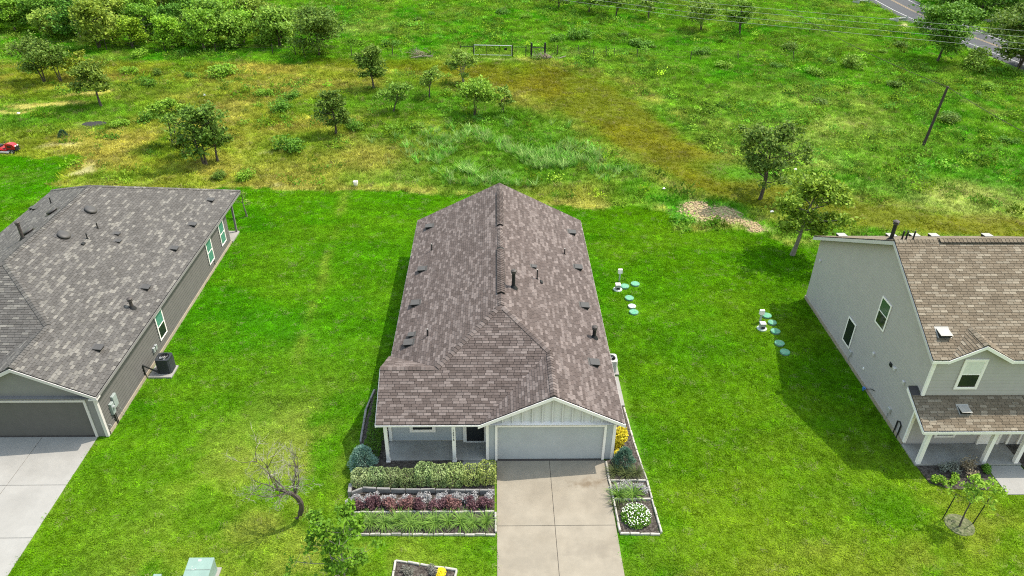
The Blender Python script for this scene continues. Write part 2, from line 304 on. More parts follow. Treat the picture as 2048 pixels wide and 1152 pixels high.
    lc = lerp(lc, (0.19, 0.32, 0.012), sstep(6.8, 8, x)*0.35)
    for cx, cy, rx, ry, w in ((-10.0, 23.5, 3.2, 4.0, 1), (-12, 20, 3.5, 2, .95), (-8.2, 27.5, 2.2, 2.2, .55), (-7.6, 20.2, 2.5, 2, .6), (21.5, 20.4, 3, 2.2, .75), (17, 18.5, 4, 2, .65), (10, 18.8, 5, 1.4, .6), (-3, 19.6, 3, 1.2, .6), (-9.8, 31, 1.2, 2.5, .3), (19, 25.0, 3, 1.4, .25), (-45, 58, 6, 1.4, .6), (-40, 52, 5, 2, .4)):
        lc = lerp(lc, (0.50, 0.42, 0.18), np.clip(ell(wx, wy, cx, cy, rx, ry)*1.3, 0, 1)*w*sstep(0.33, 0.58, n2))
    st = np.exp(-((x+11.3+(y-40)*0.045+(vn(x, y, 2.5, 71)-.5)*.5)/0.28)**2)*sstep(30, 36, y)*sstep(0.25, 0.6, fbm(x, y, 2.0, 72))
    lc = lerp(lc, (0.50, 0.42, 0.15), st*0.8)
    st2 = np.exp(-((y-(52.2+0.02*x))/0.18)**2)*sstep(-13, -11, x)*sstep(0, 2, 6-x); lc = lerp(lc, (0.12, 0.15, 0.04), st2*0.5)
    lc = lerp(lc, (0.245, 0.335, 0.03), sstep(0.50, 0.70, fbm(x*0.35, y, 2.6, 27))*0.55)
    lc = lerp(lc, (0.30, 0.36, 0.05), sstep(30, 17, y)*sstep(0.40, 0.62, fbm(x, y, 2.0, 28))*0.6)
    lc = lc*(0.80+0.40*fbm(x*0.6, y, 0.7, 29))[..., None]*(0.9+0.2*fbm(x*.12, y, 1.1, 30))[..., None]
    lh = 0.03+0.06*fbm(x*.5, y, 1.3, 33)
    c = c*(0.60+0.84*fbm(x, y, 1.9, 57))[..., None]
    c = c*np.array([.68, .79, .36]); lc = lc*np.stack([.455+.065*sstep(5, 9, x)+.05*sstep(34, 20, y)+.03*sstep(30, 50, y), .70+.07*sstep(27, 48, y), .22+0*x], -1)
    c = c*(1-lawn[..., None])+lc*lawn[..., None]; hg = hg*(1-lawn)+lh*lawn
    return c, hg, lawn, dirt*(1-lawn)

# ------------------------------------------------------------------ ground
def ground():
    xs = np.concatenate([[-3000, -900, -300, -180], np.arange(-130, 130.1, 0.7), [180, 300, 900, 3000]])
    ys = np.concatenate([[-2000, -300, -60, -15, -5, 2, 6, 9], np.arange(11, 150.1, 0.7), [170, 220, 400, 1000, 4000]])
    X, Y = np.meshgrid(xs, ys); c, h, lawn, dirt = zones(X, Y)
    Z = (fbm(X, Y, 4, 61)-.5)*0.16*(1-lawn)*sstep(0, 4, Y-48)
    V = np.stack([X, Y, Z-0.0], -1).reshape(-1, 3); nx, ny = len(xs), len(ys)
    i = np.arange(nx-1)[None]+np.arange(ny-1)[:, None]*nx; F = np.stack([i, i+1, i+nx+1, i+nx], -1).reshape(-1, 4)
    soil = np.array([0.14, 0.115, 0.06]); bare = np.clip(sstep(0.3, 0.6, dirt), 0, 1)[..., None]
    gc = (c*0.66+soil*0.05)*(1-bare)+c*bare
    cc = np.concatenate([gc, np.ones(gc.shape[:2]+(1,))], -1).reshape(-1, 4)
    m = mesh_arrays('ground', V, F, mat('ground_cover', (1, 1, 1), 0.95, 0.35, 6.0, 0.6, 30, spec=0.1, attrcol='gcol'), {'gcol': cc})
    struct('ground', m)
ground()
def gz_at(x, y):
    c, h, lawn, d = zones(np.array([x]), np.array([y])); return float(((fbm(np.array([x]), np.array([y]), 4, 61)-.5)*0.16*(1-lawn)*sstep(0, 4, y-48))[0])

# ------------------------------------------------------------------ shingled roofs
def clip_half(P, ax, lim, keep_less):
    out = []; n = len(P)
    for i in range(n):
        a, b = P[i], P[(i+1) % n]; da = (a[ax]-lim)*(1 if keep_less else -1); db = (b[ax]-lim)*(1 if keep_less else -1)
        if da <= 0: out.append(a)
        if (da < 0 < db) or (db < 0 < da): t = da/(da-db); out.append((a[0]+t*(b[0]-a[0]), a[1]+t*(b[1]-a[1])))
    return out
def clip_rect(P, u0, u1, v0, v1):
    for ax, lim, kl in ((0, u1, True), (0, u0, False), (1, v1, True), (1, v0, False)):
        P = clip_half(P, ax, lim, kl)
        if len(P) < 3: return None
    a = sum(P[i][0]*P[(i+1) % len(P)][1]-P[(i+1) % len(P)][0]*P[i][1] for i in range(len(P)))/2
    return (P, abs(a)) if abs(a) > 0.0004 else None
TW, TL = 0.335, 0.14
def tabmesh():
    g = 0.009; mb = MB(); x0, x1 = g, TW-g; y0, y1 = 0.0, TL
    v = [(x0,y0,-.006),(x1,y0,-.006),(x1,y1,-.006),(x0,y1,-.006),(x0,y0,.021),(x1,y0,.021),(x1,y1,.004),(x0,y1,.004)]
    mb.add(v, [(4,5,6,7),(0,1,5,4),(1,2,6,5),(2,3,7,6),(3,0,4,7)]); return mb.mesh('shingle', M['shingle_p'])
TAB = tabmesh()
def tone(pal, r):
    if r < pal[4]: a, b, t = pal[0], pal[1], r/pal[4]
    else: a, b, t = pal[1], pal[2], .45+.55*(r-pal[4])/(1-pal[4])
    return tuple(a[i]+(b[i]-a[i])*t for i in range(3))
def roof(house, faces, caps, vents, pal, seed, fname='roof', nbig=300):
    """faces: planar polygons (3-D, counter-clockwise from above); caps: (A, B, faceA, faceB, kind)"""
    rr = random.Random(seed); deck = MB(); frames = []; tabs = []
    CAMP = Vector((0, 0, 25.2))
    for P in faces:
        P = [Vector(p) for p in P]; n = Vector((0, 0, 0))
        for i in range(len(P)): n += P[i].cross(P[(i+1) % len(P)])
        n.normalize()
        if n.z < 0: P.reverse(); n = -n
        w = (Vector((0, 0, 1))-n*n.z).normalized(); e = w.cross(n).normalized(); o = min(P, key=lambda p: p.dot(w))
        deck.prism([p-n*0.012 for p in P], -n*0.05); frames.append((e, w, n, o))
        Q = [((p-o).dot(e), (p-o).dot(w)) for p in P]
        u0 = min(q[0] for q in Q); u1 = max(q[0] for q in Q); v1 = max(q[1] for q in Q)
        row = 0
        while row*TL < v1:
            vb = row*TL; u = u0-TW*(0.5 if row % 2 else 0.0)-rr.choice((0, 0.11, 0.05))
            run = 0; t = None
            while u < u1:
                if run <= 0: run = rr.choice((1, 1, 1, 1, 2)); t = tone(pal, rr.random())
                run -= 1; res = clip_rect(Q, u+0.009, u+TW-0.009, vb, vb+TL)
                if res:
                    k = rr.uniform(0.86, 1.14); col = (t[0]*k, t[1]*k, t[2]*k, 1)
                    full = res[1] > (TW-0.018)*TL*0.995; ctr = o+e*(u+TW/2)+w*(vb+TL/2); d = ctr-CAMP
                    vis = -d.normalized().dot(n)/d.length_squared if full else -1
                    tabs.append((vis, full, res[0], (e, w, n, o), u, vb, col))
                u += TW
            row += 1
    rf = part(fname, deck, house, M['deck'])
    # largest ones in view are single parts, the rest one part
    order = sorted(range(len(tabs)), key=lambda i: -tabs[i][0]); big = set(i for i in order[:nbig] if tabs[i][0] > 0)
    V = []; F = []; C = []
    for i, (vis, full, poly, (e, w, n, o), u, vb, col) in enumerate(tabs):
        if i in big:
            m = Matrix((e, w, n)).transposed().to_4x4(); m.translation = o+e*u+w*vb
            part('shingle', TAB, rf, matrix=m, color=col)
        else:
            b = len(V); k = len(poly)
            for q in poly: V.append(tuple(o+e*q[0]+w*q[1]+n*(0.021-0.017*(q[1]-vb)/TL)))
            for q in poly: V.append(tuple(o+e*q[0]+w*q[1]-n*0.006))
            C += [col]*(2*k); F.append(tuple(range(b, b+k)))
            for j in range(k): F.append((b+k+j, b+k+(j+1) % k, b+(j+1) % k, b+j))
    m = bpy.data.meshes.new('shingles'); m.from_pydata(V, [], F); m.materials.append(M['shingle_a'])
    a = m.attributes.new('tone', 'FLOAT_COLOR', 'POINT'); a.data.foreach_set('color', np.array(C, 'f').ravel()); m.update()
    part('shingles', m, rf, kind='stuff')
    # ridge and hip caps
    for A, B, fa, fb in caps:
        A, B = Vector(A), Vector(B); d = (B-A); Ln = d.length; d.normalize()
        na, nb = frames[fa][2], frames[fb][2]; nn = (na+nb).normalized()
        sa = na.cross(d); sb = nb.cross(d)
        if sa.dot(nb) > 0: sa = -sa
        if sb.dot(na) > 0: sb = -sb
        st = 0.19; mb = MB(); v = []
        for t, h in ((0, .050), (st+.03, .026)):
            for off in (0, -0.03):
                v += [tuple(d*t+sa*.155+na*(h+off)), tuple(d*t+nn*(h+off+.008)), tuple(d*t+sb*.155+nb*(h+off))]
        mb.add(v, [(0,1,7,6),(1,2,8,7),(3,4,1,0),(4,5,2,1),(0,6,9,3),(2,5,11,8),(6,7,10,9),(7,8,11,10)])
        cm = mb.mesh('ridge_cap', M['shingle_p'])
        k = int(Ln/st)
        for i in range(k):
            t = tone(pal, rr.random()); q = rr.uniform(.85, 1.1)
            part('ridge_cap', cm, rf, matrix=Matrix.Translation(A+d*(i*st)), color=(t[0]*q, t[1]*q, t[2]*q, 1))
    # raised ridge vents: black slotted strip with its own caps
    for A, B, fa, fb in vents:
        A, B = Vector(A), Vector(B); d = (B-A).normalized(); na, nb = frames[fa][2], frames[fb][2]
        sa = na.cross(d); sb = nb.cross(d); nn = (na+nb).normalized()
        if sa.dot(nb) > 0: sa = -sa
        if sb.dot(na) > 0: sb = -sb
        mb = MB(); v = []
        for T in (A, B):
            for off in (.045, .085): v += [tuple(T+sa*.19+na*off), tuple(T+nn*(off+.008)), tuple(T+sb*.19+nb*off)]
        mb.add(v, [(3,4,10,9),(4,5,11,10),(0,3,9,6),(5,2,8,11),(0,1,4,3),(1,2,5,4),(6,9,10,7),(7,10,11,8)])
        rv = part('ridge_vent', mb, rf, M['ventdk'])
        mb2 = MB(); v = []; st = .19
        for t, h in ((0, .112), (st-.012, .094)):
            for off in (0, -.02): v += [tuple(d*t+sa*.165+na*(h+off)), tuple(d*t+nn*(h+off+.008)), tuple(d*t+sb*.165+nb*(h+off))]
        mb2.add(v, [(0,1,7,6),(1,2,8,7),(3,4,1,0),(4,5,2,1),(0,6,9,3),(2,5,11,8),(6,7,10,9),(7,8,11,10)]); cm = mb2.mesh('ridge_cap', M['shingle_p'])
        for i in range(int((B-A).length/st)):
            t = pal[0] if rr.random() < .6 else pal[1]; q = rr.uniform(.85, 1.1)
            part('ridge_cap', cm, rf, matrix=Matrix.Translation(A+d*(i*st)), color=(t[0]*q, t[1]*q, t[2]*q, 1))
    return rf, frames
def seat_mat(frames, fi, p):
    e, w, n, o = frames[fi]; m = Matrix((e, w, n)).transposed().to_4x4(); m.translation = Vector(p); return m
def onplane(fr, fi, x, y):
    e, w, n, o = fr[fi]; return Vector((x, y, o.z-(n.x*(x-o.x)+n.y*(y-o.y))/n.z))
# roof fittings (local: x along eave, y up slope, z normal)
def slant_vent(house, fr, fi, x, y, s=1.0, body='ventgrey'):
    p = onplane(fr, fi, x, y); m = seat_mat(fr, fi, p); a, b, h = .25*s, .22*s, .22*s; mb = MB()
    mb.add([(-a-.05,-b,.022),(a+.05,-b,.022),(a+.05,b+.1,.022),(-a-.05,b+.1,.022)], [(0,1,2,3)])
    mb.add([(-a,-b,h),(a,-b,h),(a,b,.05),(-a,b,.05),(-a,-b,h-.03),(a,-b,h-.03),(a,b,.03),(-a,b,.03)], [(0,1,2,3),(4,5,1,0),(1,5,6,2),(0,3,7,4),(2,6,7,3)])
    v = part('roof_vent', mb.mesh('roof_vent', M[body]), house, matrix=Matrix.Translation(-Vector(house.location)) @ m)
    md = MB().add([(-a*.95,-b+.01,.015),(a*.95,-b+.01,.015),(a*.95,b*.95,.015),(-a*.95,b*.95,.015),(-a*.95,-b+.01,h-.012),(a*.95,-b+.01,h-.012),(a*.95,b*.95,.045),(-a*.95,b*.95,.045)], [(0,1,5,4),(1,2,6,5),(2,3,7,6),(3,0,4,7)]); part('vent_opening', md, v, M['ventdk'])
def pipe(house, fr, fi, x, y, h=.38, r=.035, name='vent_pipe', m='pipeb', cap=None):
    p = onplane(fr, fi, x, y); mb = MB().cyl((p.x, p.y, p.z-.05), r, h+.05, 10); o = part(name, mb, house, M[m])
    fl = MB().cyl((p.x, p.y, p.z-.06), r*2.6, .09+r*1.2, 12, r2=r*1.15); part('pipe_boot', fl, o, M['ventdk'])
    if cap == 'flue':
        c = MB().lathe((p.x, p.y, p.z+h), [(r*1.05, -.10), (r*1.5, -.07), (r*1.5, -.02), (r*1.1, 0), (r*1.1, .05), (r*1.75, .055), (r*1.75, .09), (r*.9, .14)], 14); part('flue_cap', c, o, M['flue'])
    elif cap == 'white': part('pipe_rim', MB().cyl((p.x, p.y, p.z+h), r*1.1, .02, 10), o, M['ventwhite'])
def dome(house, fr, fi, x, y, r=.34):
    p = onplane(fr, fi, x, y); m = seat_mat(fr, fi, p)
    mb = MB().lathe((0, 0, 0), [(r*.7, .02), (r*.72, .09), (r, .075), (r*1.02, .12), (r*.93, .17), (r*.6, .20), (r*.05, .21)], 24)
    o = part('dome_vent', mb.mesh('dome_vent', M['ventgrey'], True), house, matrix=Matrix.Translation(-Vector(house.location)) @ m)
    part('vent_base', MB().box(-r*1.15, r*1.15, -r*1.15, r*1.15, .02, .03), o, M['ventgrey'])
def flatcap(house, fr, fi, x, y, s=.13, mm='ventdk'):
    p = onplane(fr, fi, x, y); m = seat_mat(fr, fi, p)
    part('roof_jack', MB().bevbox(-s, s, -s*.6, s*.6, .02, .09, .02).mesh('roof_jack', M[mm]), house, matrix=Matrix.Translation(-Vector(house.location)) @ m)

# ------------------------------------------------------------------ walls, windows
def mapper(axis, c, s):
    """(a, out, z) -> world for a wall whose outward normal is s*axis at coordinate c"""
    if axis == 'x': return lambda a, o, z: (c+s*o, a, z)
    return lambda a, o, z: (a, c+s*o, z)
def siding(house, axis, c, s, poly, m, course=0.18, proud=0.024, name='siding_board'):
    fn = mapper(axis, c, s); z0 = min(p[1] for p in poly); z1 = max(p[1] for p in poly); k = 0
    a0 = min(p[0] for p in poly)-1; a1 = max(p[0] for p in poly)+1
    while z0+k*course < z1-.01:
        zb = z0+k*course; res = clip_rect(list(poly), a0, a1, zb, zb+course)
        if res:
            P = res[0]; n = len(P); v = []; out = lambda z: 0.006+proud*(1-(z-zb)/course)
            v = [fn(p[0], out(p[1]), p[1]) for p in P]+[fn(p[0], -.01, p[1]) for p in P]
            mb = MB().add(v, [tuple(range(n))]+[(n+j, n+(j+1) % n, (j+1) % n, j) for j in range(n)]); part(name, mb, house, m)
        k += 1
def window(house, axis, c, s, a0, a1, z0, z1, pane, trim='white', tw=0.09, sash=True, upper=None, proud=.05, frame='white'):
    fn = mapper(axis, c, s); mb = MB()
    mb.box(a0-tw, a0, .005, proud, z0-tw, z1+tw).box(a1, a1+tw, .005, proud, z0-tw, z1+tw).box(a0, a1, .005, proud-.003, z1, z1+tw).box(a0, a1, .005, proud-.003, z0-tw, z0)
    w = part('window', mb.mapped(fn), house, M[trim]); f = MB(); t = .035
    f.box(a0, a0+t, .02, .04, z0, z1).box(a1-t, a1, .02, .04, z0, z1).box(a0+t, a1-t, .02, .038, z1-t, z1).box(a0+t, a1-t, .02, .038, z0, z0+t)
    if sash: zm = (z0+z1)/2; f.box(a0+t, a1-t, .02, .044, zm-.022, zm+.022)
    part('frame', f.mapped(fn), w, M[frame]); zm = (z0+z1)/2
    part('pane', MB().box(a0+t, a1-t, .02, .031, z0+t, zm-.02).mapped(fn), w, M[pane]); part('pane', MB().box(a0+t, a1-t, .02, .031, zm-(.02 if not sash else -.02), z1-t).mapped(fn), w, M[upper or pane])
    return w
def slab_rows(name, xs, ys, z, m, jm='joint', gap=.018):
    base = MB().box(xs[0]+.01, xs[-1]-.01, ys[0]+.01, ys[-1]-.01, -.2, z-.02); o = struct(name, base.mesh(name, M[jm]))
    for i in range(len(xs)-1):
        for j in range(len(ys)-1): part('slab', MB().bevbox(xs[i]+(gap/2 if i else 0), xs[i+1]-(gap/2 if i < len(xs)-2 else 0), ys[j]+gap/2, ys[j+1]-gap/2, -.1, z, .008), o, m, local=True)
    return o

# ================================================================== MAIN HOUSE
PAL_M = ((0.078, 0.060, 0.054), (0.104, 0.082, 0.075), (0.155, 0.126, 0.116), 0.5, 0.66)
PAL_L = ((0.078, 0.072, 0.067), (0.100, 0.093, 0.087), (0.160, 0.149, 0.133), 0.5, 0.78)
PAL_R = ((0.128, 0.100, 0.070), (0.156, 0.125, 0.090), (0.218, 0.183, 0.138), 0.5, 0.78)
def fascia(house, A, B, drop, m, t=.03, name='fascia', out=(0, 0, 0)):
    A, B = Vector(A), Vector(B); d = (B-A); s = Vector((d.y, -d.x, 0)).normalized()*t; o = Vector(out)
    part(name, MB().prism([A+o, B+o, B+o-Vector((0, 0, drop)), A+o-Vector((0, 0, drop))], s), house, m)
def digits(house, parent, txt, x, y, ztop, size, step, m):
    for i, ch in enumerate(txt):
        cu = bpy.data.curves.new('house_number', 'FONT'); cu.body = ch; cu.size = size; cu.extrude = .006; cu.align_x = 'CENTER'
        to = bpy.data.objects.new('tmp', cu); dg = to.evaluated_get(bpy.context.evaluated_depsgraph_get()) if False else to
        me = bpy.data.meshes.new_from_object(to); bpy.data.objects.remove(to); me.materials.append(m)
        part('house_number', me, parent, matrix=Matrix.Translation((x, y, ztop-i*step)) @ Matrix.Rotation(R(90), 4, 'X'))
def main_house():
    H = thing('house', (0.3, 35, 0), 'pale blue-grey single-storey house with white garage door and brown shingle roof in the middle', 'house')
    z0, zr, zg = 2.52, 5.2825, 4.145
    faces = [[(.325,45.1,zr),(.325,30.425,zr),(-2.7,27.4,3.77),(-5.2,29.9,z0),(-5.2,45.1,z0)],
             [(5.85,45.1,z0),(.325,45.1,zr),(.325,30.425,zr),(2.6,28.15,zg),(2.6,24.9,zg),(5.85,24.9,z0)],
             [(.325,30.425,zr),(-2.7,27.4,3.77),(-5.32,27.4,3.77),(-5.32,24.9,z0),(-.65,24.9,z0),(2.6,28.15,zg)],
             [(-5.32,27.4,3.77),(-2.7,27.4,3.77),(-5.2,29.9,z0),(-5.32,29.9,z0)],
             [(2.6,24.9,zg),(2.6,28.15,zg),(-.65,24.9,z0)]]
    caps = [((.325,31.3,zr),(.325,30.4,zr),0,1) , ((.325,38.9,zr),(.325,36.3,zr),0,1), ((.325,45.1,zr),(.325,43.9,zr),0,1),
            ((-2.7,27.4,3.77),(.325,30.425,zr),0,2), ((2.6,28.15,zg),(.325,30.425,zr),1,2), ((2.6,24.9,zg),(2.6,28.15,zg),4,1), ((-5.32,27.4,3.77),(-2.7,27.4,3.77),2,3)]
    caps = [(B, A, a, b) if i < 3 else (A, B, a, b) for i, (A, B, a, b) in enumerate(caps)]
    vents = [((.325,39.0,zr),(.325,43.8,zr),0,1), ((.325,31.5,zr),(.325,36.2,zr),0,1)]
    rf, fr = roof(H, faces, caps, vents, PAL_M, 5)
    for x, y in ((4.98, 42.46), (4.94, 37.94), (4.89, 33.74), (4.83, 28.63)): slant_vent(H, fr, 1, x, y, 1.0)
    for x, y in ((-4.21, 43.15), (-4.24, 37.67), (-4.3, 34.05), (-4.31, 29.93+.45)): slant_vent(H, fr, 0, x, y, 1.0)
    slant_vent(H, fr, 0, -4.25, 31.05, .7); slant_vent(H, fr, 1, 2.18, 35.69, .62); flatcap(H, fr, 1, 2.53, 34.32)
    pipe(H, fr, 1, 4.23, 39.0, .36, .035, cap='white'); pipe(H, fr, 1, 2.32, 34.5, .60, .035, cap='white'); pipe(H, fr, 0, -3.83, 39.7, .42, .035, cap='white'); pipe(H, fr, 0, -3.36, 30.4, .40, .035, cap='white')
    pipe(H, fr, 1, .98, 32.55, .95, .09, 'flue_pipe', 'black', 'flue'); pipe(H, fr, 1, 5.13, 31.0, .60, .09, 'flue_pipe', 'black', 'flue')
    # fascia and rake boards
    w = M['white']
    fascia(H, (-5.32,24.9,2.475), (-.65,24.9,2.475), .085, w, out=(0, -.002, 0)); fascia(H, (-5.2,45.1,2.475), (-5.2,29.95,2.475), .15, w); fascia(H, (5.85,24.9,2.475), (5.85,45.1,2.475), .15, w)
    for a, b in (((-.75,24.9,2.43),(2.6,24.9,4.10)), ((2.6,24.9,4.10),(5.9,24.9,2.45))): fascia(H, a, b, .17, w, .035, 'rake_board', (0, -.004, 0))
    fascia(H, (5.85,45.1,2.47), (.325,45.1,5.23), .17, w, .035, 'rake_board'); fascia(H, (.325,45.1,5.23), (-5.2,45.1,2.47), .17, w, .035, 'rake_board')
    fascia(H, (-5.32,27.4,3.72), (-5.32,24.9,2.47), .15, w, .03, 'rake_board'); fascia(H, (-5.32,29.9,2.47), (-5.32,27.4,3.72), .15, w, .03, 'rake_board')
    part('soffit', MB().box(-5.18, 5.83, 24.96, 45.0, 2.392, 2.40), H, M['white'])
    # wall cores
    part('wall', MB().box(-5.0, 5.5, 26.45, 44.8, 0, 2.39).box(-.35, 5.5, 25.24, 26.449, 0, 2.385), H, M['bluegrey'])
    part('foundation', MB().box(-5.04, 5.54, 26.4, 44.84, -.05, .12), H, M['foundation'])
    part('gable_wall', MB().prism([(-5.0,44.78,2.36),(5.5,44.78,2.36),(.325,44.78,5.05)], (0, -.1, 0)), H, M['bluegrey'])
    part('gable_wall', MB().prism([(-5.05,24.98,2.36),(-5.05,29.7,2.36),(-5.05,27.4,3.55)], (.1, 0, 0)), H, M['bluegrey'])
    siding(H, 'y', 26.45, -1, [(-4.9,.12),(-.4,.12),(-.4,2.385),(-4.9,2.385)], M['bluegrey'])
    siding(H, 'x', 5.5, 1, [(25.25,.12),(44.8,.12),(44.8,2.33),(25.25,2.33)], M['bluegrey']); siding(H, 'x', -5.0, -1, [(26.45,.12),(44.8,.12),(44.8,2.33),(26.45,2.33)], M['bluegrey']); siding(H, 'y', 44.8, 1, [(-5,.12),(5.5,.12),(5.5,2.33),(-5,2.33)], M['bluegrey'])
    siding(H, 'x', -.35, -1, [(25.25,.12),(26.44,.12),(26.44,2.33),(25.25,2.33)], M['bluegrey'])
    # porch
    part('porch_slab', MB().bevbox(-5.05, -.37, 25.12, 26.44, -.1, .10, .01), H, M['porchcon'])
    for x, wd in ((-4.93, .15), (-1.86, .16)):
        p = part('porch_post', MB().bevbox(x-wd/2, x+wd/2, 25.0, 25.0+wd, .10, 2.39, .004), H, M['white'])
        part('post_base', MB().box(x-wd/2-.02, x+wd/2+.02, 24.98, 25.02+wd, .0, .16), p, M['white'])
        if x > -3: digits(H, p, '13216', x-.005, 24.992, 2.02, .16, .145, M['digit'])
    part('corner_board', MB().box(-5.04, -4.9, 26.38, 26.52, .12, 2.33), H, M['white'])
    window(H, 'y', 26.42, -1, -3.92, -2.93, .80, 2.2, 'glass', tw=.12)
    d = part('front_door', MB().box(-1.34, -.5, 26.34, 26.42, .13, 2.15), H, M['doorblk'])
    part('door_frame', MB().box(-1.50, -1.34, 26.30, 26.43, .10, 2.27).box(-.5, -.40, 26.30, 26.43, .10, 2.27).box(-1.34, -.5, 26.30, 26.43, 2.15, 2.27), d, M['white'])
    part('glazing', MB().box(-1.26, -.58, 26.33, 26.342, .35, 2.0), d, M['glass']); part('sill', MB().box(-1.36, -.48, 26.28, 26.36, .10, .135), d, M['white']); part('handle', MB().tube([(-.6, 26.32, 1.0), (-.6, 26.29, 1.05), (-.6, 26.32, 1.1)], .012), d, M['steel'])
    # garage front
    for a, b in ((-.27, .02), (5.12, 5.42)): part('wall_panel', MB().box(a, b, 25.20, 25.245, .04, 2.13), H, M['bluegrey'])
    part('wall_panel', MB().box(-.27, 5.42, 25.20, 25.245, 2.13, 2.30), H, M['bluegrey'])
    for a, b in ((-.40, -.27), (5.42, 5.56)): part('corner_board', MB().box(a, b, 25.17, 25.27, .04, 2.33), H, M['white'])
    part('band_board', MB().box(-.5, 5.7, 25.165, 25.25, 2.285, 2.335), H, M['gable'])
    part('gable_panel', MB().prism([(-.45,25.19,2.335),(5.65,25.19,2.335),(2.6,25.19,3.86)], (0, .06, 0)), H, M['gable'])
    x = -.1
    while x < 5.5:
        zt = 2.335+.5*(3.05-abs(x-2.6))-.03
        if zt > 2.40: part('batten', MB().box(x-.03, x+.03, 25.10, 25.188, 2.345, zt), H, M['gable'])
        x += .45
    for a, b in ((.02, .13), (5.01, 5.12)): part('door_trim', MB().box(a, b, 25.14, 25.26, .04, 2.13), H, M['white'])
    part('door_trim', MB().box(.02, 5.12, 25.15, 25.24, 2.10, 2.19), H, M['white'])
    g = part('garage_door', MB().box(.13, 5.01, 25.30, 25.34, .04, 2.10), H, M['white2'])
    for k in range(4):
        zb = .045+k*.513; sec = part('door_section', MB().bevbox(.135, 5.005, 0, .508, 0, .03, .008).mapped(lambda x, y, z, zb=zb: (x, 25.30-z, zb+y)), g, M['white2'])
    mb = MB()
    for k in range(4):
        for j in range(26): mb.box(.20+j*.185, .20+j*.185+.165, 25.262, 25.27, .085+k*.513, .085+k*.513+.43)
    part('door_panels', mb, g, M['white2'], kind='stuff')
    part('threshold', MB().box(.0, 5.1, 25.10, 25.32, -.02, .036), H, M['joint'])
    # far side window, rear patio door (hidden from the street)
    window(H, 'x', 5.5, 1, 35, 35.9, .8, 2.2, 'glass'); window(H, 'x', -5.0, -1, 38, 38.9, .8, 2.2, 'glass')
main_house()

